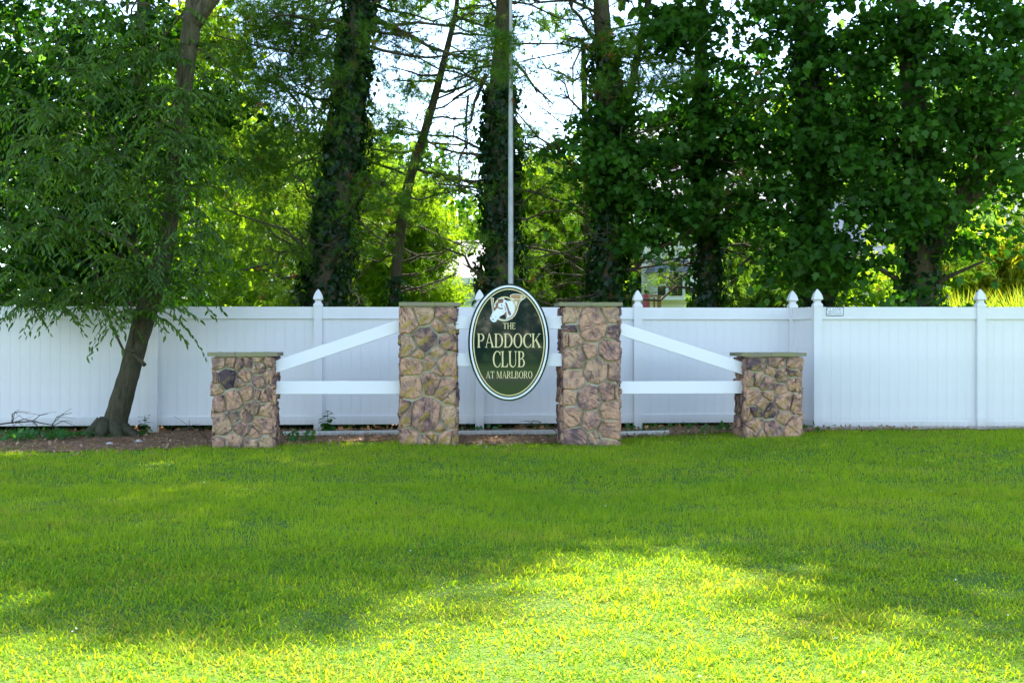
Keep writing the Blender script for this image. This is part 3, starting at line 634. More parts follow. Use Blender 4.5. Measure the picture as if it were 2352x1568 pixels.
# emblem
def shape(name, pts, mat, y0, parent=None):
    m = MB(); m.prism([E(*p) for p in pts], y0, .001); return m.build(name, mat, parent or sign)
def eband(name, o_, i_, mat, y0, parent=None):
    m = MB(); m2 = [E(*p) for p in o_]; m3 = [E(*p) for p in i_]; n = len(m2)
    vs = [(a, y0, b_) for a, b_ in m2 + m3]; m.add(vs, [(j, j + 1, n + j + 1, n + j) for j in range(n - 1)]); return m.build(name, mat, parent or sign)
bell = [(1045, 310), (1080, 250), (1180, 215), (1350, 212), (1520, 240), (1630, 295), (1655, 350), (1600, 405), (1500, 465), (1425, 550), (1385, 660), (1345, 830), (1265, 1010), (1130, 1150), (980, 1225), (850, 1252), (720, 1238), (580, 1180),
        (620, 1120), (740, 1165), (860, 1180), (980, 1150), (1090, 1070), (1180, 960), (1225, 800), (1215, 640), (1170, 500), (1100, 400)]
horn = shape('horn', bell, M['cream'], -.0030)
shape('horn_face', [(1070, 310), (1110, 265), (1200, 240), (1350, 236), (1500, 260), (1600, 305), (1625, 345), (1560, 385), (1400, 410), (1250, 400), (1130, 370)], M['tan'], -.0040, horn)
shape('horn_shade', [(1180, 430), (1400, 435), (1480, 440), (1400, 540), (1355, 660), (1315, 820), (1240, 990), (1110, 1120), (970, 1195), (850, 1222), (730, 1212), (640, 1180), (740, 1195), (860, 1205), (985, 1170), (1110, 1080), (1205, 960), (1255, 800), (1250, 640), (1210, 520)], M['tan'], -.0040, horn)
shape('horn_gleam', [(1225, 490), (1335, 490), (1325, 600), (1300, 720), (1270, 640)], M['cream'], -.0046, horn)
shape('horn_gleam', [(1450, 280), (1560, 300), (1530, 370), (1440, 385)], M['goldp'], -.0046, horn)
eband('horn_coil', arc(850, 790, 425, 480, 200, 320, 30)[::1], arc(850, 790, 375, 425, 200, 320, 30), M['goldp'], -.0035)
shape('mouthpiece', [(328, 372), (380, 355), (450, 372), (440, 470), (425, 600), (450, 880), (395, 920), (350, 560)], M['cream'], -.0030)
shape('mouthpiece_shade', [(350, 390), (425, 390), (415, 480), (405, 600), (425, 850), (400, 870), (372, 560)], M['tan'], -.0038)
horse = shape('horse_head', [(600, 350), (640, 430), (700, 395), (830, 365), (850, 440), (1000, 470), (1150, 495), (1205, 620), (1225, 760), (1205, 900), (1130, 1030), (1010, 1110), (905, 1165), (925, 1080), (880, 940), (800, 1000), (700, 1045), (645, 1120), (570, 1180), (530, 1262), (440, 1290), (350, 1235), (300, 1140), (340, 1040), (390, 930), (455, 880), (490, 800), (455, 700), (470, 600), (560, 540), (590, 450)], M['white'], -.0050)
for poly in ([(600, 375), (645, 440), (760, 400), (815, 420), (800, 520), (770, 560), (700, 555), (620, 575), (605, 700), (700, 745), (780, 735), (800, 790), (690, 800), (585, 745), (520, 800), (480, 870), (475, 740), (525, 650), (480, 615), (600, 520)],
             [(865, 520), (925, 540), (970, 650), (1010, 760), (1060, 930), (1095, 1010), (1030, 1030), (980, 950), (955, 830), (900, 660)], [(875, 910), (925, 880), (935, 1080), (908, 1140), (850, 1000)]):
    shape('horse_marking', poly, M['brown'], -.0058, horse)
for poly in ([(640, 430), (760, 395), (740, 440), (650, 465)], [(715, 610), (770, 640), (760, 690), (735, 660)], [(350, 1060), (375, 1050), (380, 1080), (355, 1085)], [(505, 1080), (530, 1075), (520, 1110), (500, 1105)],
             [(380, 1160), (460, 1165), (440, 1200), (370, 1190)], [(780, 870), (810, 880), (800, 905)], [(840, 660), (870, 700), (895, 800), (905, 890), (880, 830), (860, 740)], [(900, 455), (980, 485), (980, 500), (900, 470)], [(1060, 860), (1100, 990), (1080, 1000), (1040, 880)]):
    shape('horse_line', poly, M['black'], -.0064, horse)

# ------------------------------------------------------------------ plate on the right fence
py0 = 17.05 - .0335; k1 = 17.0 / F / .8711 * .8711
def plate_pt(nx, ny): return (((nx * .8711 - CX) / F * 17.0), EYE + (CY - ny * .8711) / F * 17.0)
pc = plate_pt(2202, 821.3)
plate = thing('fence_plate', (pc[0], py0 - .001, pc[1]), 'small white company plate with black lettering on the right fence top rail', 'plate')
def PL(px, py): a = plate_pt(2170 + px / 33.6, 800 + py / 33.6); return (a[0] - pc[0], a[1] - pc[1])
def prect(name, x0, x1, y0, y1, d, mat):
    (a, b_), (c, d_) = PL(x0, y1), PL(x1, y0); m = MB(); m.box(a, c, d, .0, b_, d_); return m.build(name, mat, plate)
prect('plate_board', 300, 1850, 310, 1110, -.002, M['white'])
for nm, a in (('plate_border', (305, 1845, 315, 362)), ('plate_border', (305, 1845, 1050, 1105)), ('plate_border', (305, 350, 364, 1048)), ('plate_border', (1800, 1845, 364, 1048))): prect(nm, *a, -.003, M['black'])
T_ = .2
word('CLASSIC', 390, 1760, 635, 400, .06, M['black'], plate, PL, -.003)
def plain_text(body, xl, xr, yb, yt, name):
    cu = bpy.data.curves.new(name, 'FONT'); cu.body = body; cu.size = 1; cu.extrude = .01; tmp = bpy.data.objects.new(name, cu); C.objects.link(tmp)
    dg = bpy.context.evaluated_depsgraph_get(); me = bpy.data.meshes.new_from_object(tmp.evaluated_get(dg)); bpy.data.objects.remove(tmp)
    co = np.empty(len(me.vertices) * 3); me.vertices.foreach_get('co', co); co = co.reshape(-1, 3); mn, mx = co.min(0), co.max(0)
    (x0, z0), (x1, z1) = PL(xl, yb), PL(xr, yt); out = np.empty_like(co)
    out[:, 0] = x0 + (co[:, 0] - mn[0]) / (mx[0] - mn[0]) * (x1 - x0); out[:, 2] = z0 + (co[:, 1] - mn[1]) / (mx[1] - mn[1]) * (z1 - z0); out[:, 1] = -.003 - (co[:, 2] > 0) * .0005
    me.vertices.foreach_set('co', out.ravel()); me.materials.clear(); me.materials.append(M['black']); me.update(); o = bpy.data.objects.new(name, me); link(o, plate)
plain_text('FENCE LLC', 470, 1700, 820, 690, 'lettering'); plain_text('888.BUY.FENCING', 400, 1750, 975, 880, 'lettering')

# ------------------------------------------------------------------ flagpole
fp = P(1173, 650, 18.7); m = MB()
m.tube([(0, 0, 0), (0, 0, 3.0), (0, 0, 5.0), (0, 0, 5.7), (0, 0, 7.0)], [.044, .044, .038, .03, .026], 20)
o = thing('flagpole', (fp[0], 18.7, 0), 'white metal flagpole rising behind the oval sign', 'flagpole'); m.build('pole', M['pole'], o, smooth=False)
m = MB(); m.tube([(0, 0, 7.0), (0, 0, 7.02), (0, 0, 7.05)], [.03, .03, .01], 12); m.build('pole_cap', M['pole'], o, smooth=True)

# ------------------------------------------------------------------ trees
def limb_pts(a, b_, sag=.15, n=6, jit=.04):
    a, b_ = np.array(a, float), np.array(b_, float); L = np.linalg.norm(b_ - a); out = []
    for i in range(n + 1):
        t = i / n; p = a + (b_ - a) * t + np.array([0, 0, -sag * L * math.sin(math.pi * t)]) + (R.normal(size=3) * jit * L * (0 < i < n)); out.append(p)
    return out
def ivy(path, rads, zlo, zhi, n, parent, origin, size=.09, fluff=.10):
    path = np.array(path); z = path[:, 2]; zz = R.uniform(max(zlo, z.min()), min(zhi, z.max()), n)
    cx = np.interp(zz, z, path[:, 0]); cy = np.interp(zz, z, path[:, 1]); rr = np.interp(zz, z, rads); a = R.uniform(0, 6.283, n)
    kp = (np.sin(a * 2 + zz * 1.7) * np.cos(zz * 2.9 - a) + R.normal(size=n) * .35) > -.55; zz, cx, cy, rr, a = zz[kp], cx[kp], cy[kp], rr[kp], a[kp]; n = len(zz)
    lump = 1 + .18 * np.sin(zz * 3.1 + a * 2) + .1 * np.sin(zz * 7 + a * 3)
    rr = rr * lump + np.abs(R.normal(size=n)) * fluff; pos = np.stack([cx + rr * np.cos(a), cy + rr * np.sin(a), zz], -1)
    wd = np.stack([np.cos(a), np.sin(a), np.full(n, .4)], -1) + R.normal(size=(n, 3)) * .35
    u = np.array([0, 0, -1.]) + R.normal(size=(n, 3)) * .5
    V, L, S_, k = scatter(*HEART, pos, u, wd, size * R.uniform(.45, 1.4, n))
    return mesh_np('ivy', V, L, S_, M['ivy'], parent, {'v': np.repeat(R.uniform(0, 1, n), k)}, origin=origin)
def trunk_path(pts, Y, top=None):
    p = [P(a, b_, Y + (c[0] if c else 0)) for a, b_, _, *c in pts]; r = [q_[2] for q_ in pts]
    return p, r
def tree_root(name, p0, label, cat='tree', group=None):
    p = np.array([p0[0], p0[1], float(gz(p0[0], p0[1]))]); return thing(name, p, label, cat, group), p
def densify(p, r, k=4):
    p = np.array(p); n = len(p); t = np.arange(n); tt = np.linspace(0, n - 1, (n - 1) * k + 1)
    q_ = np.stack([np.interp(tt, t, p[:, i]) for i in range(3)], -1); rr = np.interp(tt, t, r)
    for _ in range(2): q_[1:-1] = .25 * q_[:-2] + .5 * q_[1:-1] + .25 * q_[2:]
    return q_, rr
def make_trunk(root, org, p, r, mat, n=14, extra=None, name='trunk'):
    q_, rr = densify(p, r); m = MB(); m.tube(q_ - org, rr, n, wob=.05)
    if extra: extra(m)
    return m.build(name, mat, root, smooth=True), q_, rr

def pine(label, pts, Y, group, ivy_z=None, ivy_n=0, branches=26, tufts=1.0, top=17, seed=3, zmin=2.2, blen=(1.2, 2.8), live=.5, topn=3000, bottom_bare=3.2, explicit=()):
    rs = np.random.default_rng(seed); p, r = trunk_path(pts, Y)
    b0 = p[0].copy(); b0[2] = -.1; p = [b0] + list(p); r = [r[0] * 1.12] + r
    d = p[-1] - p[-2]; d = d / max(d[2], .1); last = p[-1]
    for z in np.linspace(last[2] + 1.5, top, 5): p.append(last + d * (z - last[2]) * .4 + np.array([0, 0, (z - last[2]) * .6])); p[-1][2] = z; r.append(max(.03, r[-1] * .8))
    root, org = tree_root('pine_tree', p[0], label, 'tree', group); _, q_, rr = make_trunk(root, org, p, r, M['pinebark'])
    if ivy_z: ivy(q_, rr, ivy_z[0], ivy_z[1], ivy_n, root, org)
    bm = MB(); tp = []
    def tw(a, b_, r0, lv):
        pts_ = limb_pts(a, b_, rs.uniform(-.02, .12), 5, .03); bm.tube(np.array(pts_) - org, np.linspace(r0, r0 * .35, 6), 5, cap=False)
        L = np.linalg.norm(np.array(b_) - a)
        for k in range(int(L * 5) + 2):
            t = rs.uniform(.25, 1); i = min(4, int(t * 5)); s = pts_[i]; dr = nrm(np.array(b_) - a); sd_ = nrm(np.cross(dr, (0, 0, 1))) * rs.choice([-1, 1])
            e = s + (dr * rs.uniform(.3, .9) + sd_ * rs.uniform(.3, .9) + np.array([0, 0, rs.uniform(-.4, .35)])) * rs.uniform(.25, .6) * (1.1 - .4 * t)
            m_ = (s + e) / 2 + np.array([0, 0, rs.uniform(-.05, .05)])
            bm.tube(np.array([s, m_, e]) - org, [r0 * .32, r0 * .22, .004], 4, cap=False)
            if rs.uniform() < lv:
                for _ in range(rs.integers(3, 8)): tp.append(e + rs.normal(size=3) * np.array([.11, .11, .07]))
            elif rs.uniform() < .5:
                for _ in range(2):
                    e2 = e + rs.normal(size=3) * .16; bm.tube(np.array([m_, (m_ + e2) / 2 + rs.normal(size=3) * .02, e2]) - org, [.006, .005, .003], 3, cap=False)
    for i in range(branches):
        z = zmin + (8.2 - zmin) * (i + rs.uniform(0, .7)) / branches; c = np.array([np.interp(z, q_[:, 2], q_[:, k]) for k in range(2)] + [z])
        a = rs.uniform(0, 6.283); L = rs.uniform(*blen); e = c + np.array([math.cos(a) * L, math.sin(a) * L * .8, rs.uniform(-.25, .5) * L])
        tw(c, e, rs.uniform(.018, .035), live * tufts * (1 if z > bottom_bare else .55))
    for a, b_, r0, lv in explicit: tw(P(*a), P(*b_), r0, lv)
    bm.build('branches', M['deadtwig'], root, smooth=True)
    if tp: leaves('needles', TUFT, np.array(tp), .17, M['pine'], root, out=(0, 0, 1), droop=-.1, jit=1, dry=.02, origin=org)
    if topn:
        pos = np.concatenate([blob((q_[-1][0], q_[-1][1], z), (1.2 + (top - z) * .28, 1.2 + (top - z) * .28, .8), topn // 9, .5, 20) for z in np.linspace(8.6, top, 9)])
        leaves('crown', TUFT2, pos, .36, M['pine'], root, out=(0, 0, 1), droop=-.1, jit=1, origin=org)
    return root, org, q_
GP = 'pine trees behind the white fence'
pine('big ivy covered pine trunk behind the fence, second dark trunk from the left', [(745, 705, .33), (768, 500, .29), (798, 300, .24), (818, 100, .19), (830, 0, .17)], 19.6, GP, (.1, 7.8), 11000, 34, 1.0, 17.5, 3, live=.75,
     explicit=(((700, 560, 19.5), (560, 620, 18.8), .035, .2), ((840, 30, 19.5), (1085, 135, 19.2), .05, .5), ((850, 50, 19.6), (1130, 32, 19.6), .035, .3), ((760, 590, 19.4), (500, 470, 19), .03, .6), ((790, 620, 19.5), (830, 700, 19), .02, .3), ((790, 480, 19.6), (905, 560, 19.2), .03, .2), ((800, 60, 19.5), (600, 20, 18.8), .04, .7)))
pine('slender bare pine trunk leaning right between the two left ivy trunks', [(905, 700, .10), (915, 560, .10), (937, 420, .095), (968, 330, .085), (1003, 210, .07), (1040, 60, .05), (1050, 10, .04)], 21, GP, (.1, 2.6), 900, 34, 1.0, 10, 8, blen=(.8, 1.9), live=.35, topn=300,
     explicit=(((1040, 230, 21), (1100, 180, 20.8), .03, .5), ((905, 470, 21), (850, 440, 21), .03, .6), ((965, 520, 21), (1060, 560, 20.8), .025, .3)))
pr, po, _q = pine('tall ivy covered pine trunk directly behind the flagpole', [(1152, 650, .29), (1150, 450, .27), (1149, 300, .26), (1150, 210, .22), (1156, 100, .16), (1158, 0, .145)], 20.2, GP, (.1, 5.9), 8000, 26, 1.0, 16.5, 12, live=.3,
     explicit=(((1140, 655, 20), (1000, 520, 19.5), .04, .3), ((1118, 170, 20.2), (1040, 320, 20), .04, .2), ((1075, 220, 20), (1060, 440, 20), .025, .2), ((1160, 85, 20), (1270, 240, 19.8), .035, .2), ((1165, 15, 20), (1215, -20, 20), .03, .2), ((1140, 670, 20), (1080, 650, 19.8), .02, .2), ((1140, 20, 20.3), (1095, -20, 20), .03, .2), ((1180, 430, 20), (1380, 500, 20), .03, .3), ((1180, 500, 20), (1370, 470, 20), .025, .3)))
leaves('crown', TUFT2, np.concatenate([blob((.3, 20, 16.6), (1.6, 1.8, 1.3), 1400, .5)]), .36, M['pine'], pr, out=(0, 0, 1), droop=-.1, jit=1, origin=po)  # extra crown clump, out of view, added to lengthen the shade on the lawn
pine('ivy covered pine trunk just behind the tall right stone pillar', [(1395, 700, .26), (1400, 500, .22), (1402, 350, .20), (1396, 200, .19), (1385, 80, .15), (1380, 0, .14)], 19.9, GP, (.1, 6.6), 9500, 26, 1.0, 16.5, 21, live=.35,
     explicit=(((1385, 110, 19.8), (1302, -10, 19.4), .05, .2), ((1380, 60, 19.9), (1330, -20, 19.6), .04, .2), ((1375, 300, 19.9), (1270, 170, 19.5), .03, .15), ((1420, 620, 19.8), (1520, 560, 19.4), .05, .2), ((1500, 570, 19.5), (1640, 500, 19.2), .03, .5), ((1380, 620, 19.9), (1200, 690, 20), .025, .5), ((1380, 540, 19.9), (1190, 590, 20), .03, .4), ((1380, 430, 19.9), (1230, 330, 20), .025, .3)))
pine('narrow ivy covered pine trunk left of the short right pillar in view', [(1628, 705, .18), (1622, 560, .165), (1617, 420, .15), (1612, 250, .13), (1610, 60, .11)], 20.3, GP, (.1, 6.0), 6500, 24, 1.0, 15.5, 33, live=.4,
     explicit=(((1640, 560, 20.2), (1500, 595, 19.6), .025, .5), ((1640, 570, 20.2), (1780, 590, 19.8), .03, .3)))

def broad(label, name, pts, Y, ells, mat, tmpl, size, per_m2, leaf_per, group=None, top=None, limbs=(), barkm='bark', cl_r=(.3, .55), ivyz=None, ivyn=0, out=(0, -.5, .75), droop=.35, topblobs=(), topsize=.24, extra=None, nlimb=10, flat=.2, jit=.45, spray=None):
    p, r = trunk_path(pts, Y); b0 = p[0].copy(); b0[2] = -.1; p = [b0] + list(p); r = [r[0] * 1.15] + r
    root, org = tree_root(name, p[0], label, 'tree', group)
    tr, q_, rr = make_trunk(root, org, p, r, M[barkm], 16)
    if ivyz: ivy(q_, rr, ivyz[0], ivyz[1], ivyn, root, org)
    lm = MB()
    for L in limbs:
        pl = [P(*a[:3]) for a in L]; rl = [a[3] for a in L]; dq, dr = densify(pl, rl); o = MB(); o.tube(dq - org, dr, 10, wob=.05); o.build('limb', M[barkm], root, smooth=True)
    if spray: pos, ud, tn, lines = sprays(ells, spray)
    else: pos, ud, tn, lines = clumps(ells, per_m2, cl_r, flat, leaf_per), None, None, ()
    for ln in lines:
        if len(ln) > 2: lm.tube(ln - org, np.linspace(.006, .002, len(ln)), 3, cap=False)
    for k in range(nlimb):
        e = pos[R.integers(len(pos))]; s = q_[min(len(q_) - 1, R.integers(len(q_) // 3, len(q_)))]; L = np.linalg.norm(e - s)
        if L < 6: lm.tube(np.array(limb_pts(s, e, -.08, 6, .03)) - org, np.linspace(.02, .006, 7), 5, cap=False)
    if nlimb: lm.build('branches', M[barkm], root, smooth=True)
    leaves('crown', tmpl, pos, size, M[mat], root, out, droop, jit, origin=org, udir=ud, var=tn)
    if topblobs:
        pos = np.concatenate([blob(*b_) for b_ in topblobs]); leaves('crown', OVAL, pos, topsize, M[mat], root, out, droop, .7, origin=org)
    return root, org

# leaning tree in front of the fence
def stubs(m): pass
leanroot, leanorg = broad('leaning tree with narrow drooping leaves in front of the left fence', 'leaning_tree',
    [(253, 1008, .215), (260, 988, .18), (272, 940, .16), (291, 880, .148), (312, 800, .142), (336, 715, .15), (368, 620, .135), (390, 520, .115), (403, 400, .10), (415, 280, .105), (428, 150, .125), (440, 60, .13), (448, -20, .12)], 16.3,
    [(80, 60, 110, 80, 15.6, 17.0, .5), (300, 40, 130, 60, 15.6, 17.0, .5), (110, 260, 120, 170, 15.6, 17.0, .8), (260, 200, 150, 130, 15.6, 17, .8), (190, 430, 170, 130, 15.4, 17, 1.0), (380, 170, 120, 110, 15.6, 16.8, .75), (470, 330, 110, 110, 15.5, 16.8, .8), (330, 380, 130, 110, 15.3, 16.0, 1.0), (400, 260, 70, 90, 15.4, 15.9, .8), (400, 440, 60, 110, 15.4, 15.9, .9), (370, 620, 50, 60, 15.4, 15.9, 1.1), (340, 560, 140, 110, 15.2, 16.6, .95), (110, 590, 120, 110, 15.4, 17, 1.0),
     (230, 660, 120, 50, 15.6, 16.6, 1.0), (430, 620, 60, 80, 15.6, 16.5, .9), (545, 230, 60, 60, 15.8, 16.6, .6), (90, 690, 40, 14, 15.7, 16, 3), (140, 700, 45, 14, 15.7, 16, 2.2), (25, 690, 25, 20, 15.7, 16, 3), (208, 715, 10, 22, 15.8, 16, 10), (190, 680, 40, 20, 15.8, 16, 2), (352, 715, 8, 8, 15.7, 15.9, 24), (320, 700, 14, 22, 15.8, 15.95, 5), (30, 590, 60, 60, 15.6, 17, .8)],
    'willow', NARROW, .108, 30, 26, nlimb=14, cl_r=(.12, .24), flat=.75, droop=1.1, out=(0, -.5, .7), jit=.4, spray=13,
    limbs=[[(440, 60, 16.3, .12), (490, -10, 16.2, .11), (560, -80, 16.2, .09), (640, -200, 16.2, .06)], [(372, 640, 16.2, .05), (300, 560, 16, .035), (200, 520, 15.8, .02), (90, 480, 15.6, .01)],
           [(448, -20, 16.3, .12), (440, -150, 16.3, .1), (420, -330, 16.3, .07), (400, -520, 16.3, .04)]],
    topblobs=[((-4.7, 16.5, 8.1), (1.8, 1.2, 1.0), 500, .5), ((-5.2, 16.6, 9.6), (1.6, 1.2, 1.3), 500, .5)], topsize=.17)
m = MB()   # pruned stubs on the leaning trunk
for a, b_, r0, r1 in (((318, 812, 16.12), (291, 800, 16.02), .03, .02), ((322, 780, 16.12), (330, 762, 16.08), .02, .012), ((300, 690, 16.2), (292, 700, 16.05), .04, .03), ((308, 812, 16.12), (332, 838, 16.0), .035, .03), ((290, 740, 16.2), (280, 725, 16.1), .02, .012)):
    m.tube(np.array([P(*a), P(*b_)]) - leanorg, [r0, r1], 8)
m.build('branch_stub', M['bark'], leanroot, smooth=True)
m = MB()
for a, L in ((3.5, .3), (4.5, .2), (5.4, .25), (.2, .3), (2.6, .25), (6.1, .3)):
    d = np.array([math.cos(a), math.sin(a), 0]); m.tube([d * .1 + (0, 0, .22), d * .24 + (0, 0, .09), d * (.24 + L * .5) + (0, 0, .02), d * (.24 + L) + (0, 0, -.05)], [.11, .085, .05, .02], 8)
m.build('root', M['bark'], leanroot, smooth=True)

# dark broad-leaved trees behind the left fence
GB = 'dark leafy trees behind the left fence'
broad('dark broad leaved tree behind the fence at the far left', 'leafy_tree', [(-60, 705, .2), (-50, 400, .16), (-40, 100, .13), (-40, -150, .1)], 20.5,
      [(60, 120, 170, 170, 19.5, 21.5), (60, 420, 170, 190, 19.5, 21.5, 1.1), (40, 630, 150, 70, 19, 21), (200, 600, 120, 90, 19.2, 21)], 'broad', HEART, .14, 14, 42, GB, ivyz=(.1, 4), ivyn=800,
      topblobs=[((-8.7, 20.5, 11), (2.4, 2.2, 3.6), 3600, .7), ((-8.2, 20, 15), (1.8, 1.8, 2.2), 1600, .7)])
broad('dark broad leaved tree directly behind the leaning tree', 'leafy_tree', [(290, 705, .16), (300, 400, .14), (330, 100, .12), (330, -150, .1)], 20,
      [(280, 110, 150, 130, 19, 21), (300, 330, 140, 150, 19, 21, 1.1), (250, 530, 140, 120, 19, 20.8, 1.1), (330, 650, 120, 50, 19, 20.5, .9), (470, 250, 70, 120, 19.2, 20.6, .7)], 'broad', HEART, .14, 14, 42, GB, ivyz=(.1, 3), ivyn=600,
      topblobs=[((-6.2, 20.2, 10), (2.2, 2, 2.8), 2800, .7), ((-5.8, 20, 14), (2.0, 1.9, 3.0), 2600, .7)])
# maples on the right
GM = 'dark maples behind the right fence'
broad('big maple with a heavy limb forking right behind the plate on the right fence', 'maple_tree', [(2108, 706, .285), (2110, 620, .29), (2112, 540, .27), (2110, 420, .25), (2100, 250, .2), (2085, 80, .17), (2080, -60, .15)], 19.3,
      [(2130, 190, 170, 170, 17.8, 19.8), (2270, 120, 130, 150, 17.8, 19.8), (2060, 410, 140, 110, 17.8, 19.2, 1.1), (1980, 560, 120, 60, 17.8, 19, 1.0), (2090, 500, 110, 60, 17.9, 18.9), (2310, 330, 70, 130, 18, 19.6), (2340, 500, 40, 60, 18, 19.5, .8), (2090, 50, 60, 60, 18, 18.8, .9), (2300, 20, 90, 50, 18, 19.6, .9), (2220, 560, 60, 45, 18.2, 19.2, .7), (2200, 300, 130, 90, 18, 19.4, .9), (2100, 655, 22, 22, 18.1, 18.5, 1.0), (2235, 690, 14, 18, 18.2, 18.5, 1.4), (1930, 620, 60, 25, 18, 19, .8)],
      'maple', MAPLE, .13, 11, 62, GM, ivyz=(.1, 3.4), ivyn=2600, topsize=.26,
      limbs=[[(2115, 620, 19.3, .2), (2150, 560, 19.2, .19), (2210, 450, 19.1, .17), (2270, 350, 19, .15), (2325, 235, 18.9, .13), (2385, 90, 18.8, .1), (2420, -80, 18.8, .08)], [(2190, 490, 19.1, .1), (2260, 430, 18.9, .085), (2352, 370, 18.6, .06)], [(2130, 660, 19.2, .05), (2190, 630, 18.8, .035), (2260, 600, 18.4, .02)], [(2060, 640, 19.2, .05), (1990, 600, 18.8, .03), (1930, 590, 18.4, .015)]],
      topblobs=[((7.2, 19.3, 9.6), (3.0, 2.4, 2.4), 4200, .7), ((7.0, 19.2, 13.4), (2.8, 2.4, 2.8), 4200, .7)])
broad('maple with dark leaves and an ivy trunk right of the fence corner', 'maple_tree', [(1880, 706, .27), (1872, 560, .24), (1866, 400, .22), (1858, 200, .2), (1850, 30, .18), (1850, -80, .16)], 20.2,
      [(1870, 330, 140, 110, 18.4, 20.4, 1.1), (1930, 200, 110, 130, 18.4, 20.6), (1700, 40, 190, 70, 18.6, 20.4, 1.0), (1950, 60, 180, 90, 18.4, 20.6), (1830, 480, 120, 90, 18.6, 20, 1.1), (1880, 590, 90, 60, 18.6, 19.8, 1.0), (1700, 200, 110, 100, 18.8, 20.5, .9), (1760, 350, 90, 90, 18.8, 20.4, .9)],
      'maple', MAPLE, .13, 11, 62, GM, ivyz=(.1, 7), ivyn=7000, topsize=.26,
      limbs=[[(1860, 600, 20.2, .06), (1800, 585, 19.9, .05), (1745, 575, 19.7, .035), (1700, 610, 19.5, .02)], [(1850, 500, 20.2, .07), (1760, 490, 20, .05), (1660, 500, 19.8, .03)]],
      topblobs=[((5.2, 20.2, 10), (2.8, 2.2, 2.6), 3800, .7), ((4.9, 20, 13.8), (2.6, 2.2, 3.0), 3800, .7), ((5.0, 20, 17.2), (1.6, 1.8, 1.3), 1500, .6)])  # topmost blob is unseen, added to stretch the tree shade over the lawn
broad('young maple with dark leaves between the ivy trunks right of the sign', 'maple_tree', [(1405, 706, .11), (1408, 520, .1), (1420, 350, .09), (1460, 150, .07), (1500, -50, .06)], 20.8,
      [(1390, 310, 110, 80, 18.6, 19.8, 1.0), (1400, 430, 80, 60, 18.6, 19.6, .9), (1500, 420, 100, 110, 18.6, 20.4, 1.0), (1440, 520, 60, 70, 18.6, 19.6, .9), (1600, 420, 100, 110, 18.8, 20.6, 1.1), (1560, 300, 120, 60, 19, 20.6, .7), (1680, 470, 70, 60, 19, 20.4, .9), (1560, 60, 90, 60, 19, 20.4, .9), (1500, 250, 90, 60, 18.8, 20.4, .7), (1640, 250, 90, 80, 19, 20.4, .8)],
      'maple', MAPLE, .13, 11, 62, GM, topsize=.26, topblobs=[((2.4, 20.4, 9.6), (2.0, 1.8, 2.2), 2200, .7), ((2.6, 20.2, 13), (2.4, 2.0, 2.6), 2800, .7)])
# more pine foliage hanging in view, on the two left pines and the right ones
def pine_mass(label, pts, Y, ells, per, lp, top=None, size=.17, group=GP, dry=.01, topn=0, tx=0):
    p, r = trunk_path(pts, Y); b0 = p[0].copy(); b0[2] = -.1; p = [b0] + list(p); r = [r[0]] + r
    root, org = tree_root('pine_tree', p[0], label, 'tree', group); _, q_, rr = make_trunk(root, org, p, r, M['pinebark'], 10)
    pos = clumps(ells, per, (.25, .45), .35, lp); bm = MB()
    for k in range(int(len(pos) / 60)):
        e = pos[R.integers(len(pos))]; s = q_[R.integers(2, len(q_))]
        if np.linalg.norm(e - s) < 4: bm.tube(np.array(limb_pts(s, e, .05, 5, .03)) - org, np.linspace(.022, .005, 6), 4, cap=False)
    bm.build('branches', M['deadtwig'], root)
    leaves('needles', TUFT, pos, size, M['pine'], root, (0, 0, 1), -.05, 1, dry, org)
    if topn:
        pos = np.concatenate([blob((q_[-1][0] + tx, Y, z), (2.2, 1.6, 1.2), topn // 4, .5, 20) for z in (8.6, 10.6, 12.6, 14.6)])
        leaves('crown', TUFT2, pos, .36, M['pine'], root, (0, 0, 1), -.1, 1, origin=org)
    return root
pine_mass('soft green pine with heavy hanging boughs between the leaning tree and the first ivy trunk', [(740, 706, .1), (770, 400, .09), (800, 100, .08), (810, -100, .06)], 21.6,
          [(610, 100, 130, 120, 19.2, 21.4), (700, 250, 120, 110, 18.9, 21), (580, 330, 80, 110, 19.2, 21), (640, 440, 130, 80, 19.2, 21, .9), (620, 560, 110, 60, 19.5, 21.2, .8), (610, 670, 90, 35, 19.2, 20.6, 1.1), (740, 90, 90, 90, 19, 20.4, 1.0), (520, 60, 90, 80, 18.6, 20.4, .9), (860, 60, 60, 60, 19, 20, .8), (560, 200, 70, 90, 18.6, 20, .8), (840, 190, 60, 70, 19, 20.4, .6), (840, 430, 90, 60, 19, 20.6, .7), (900, 460, 60, 60, 19, 20.4, .6)], 17, 28, topn=2400)
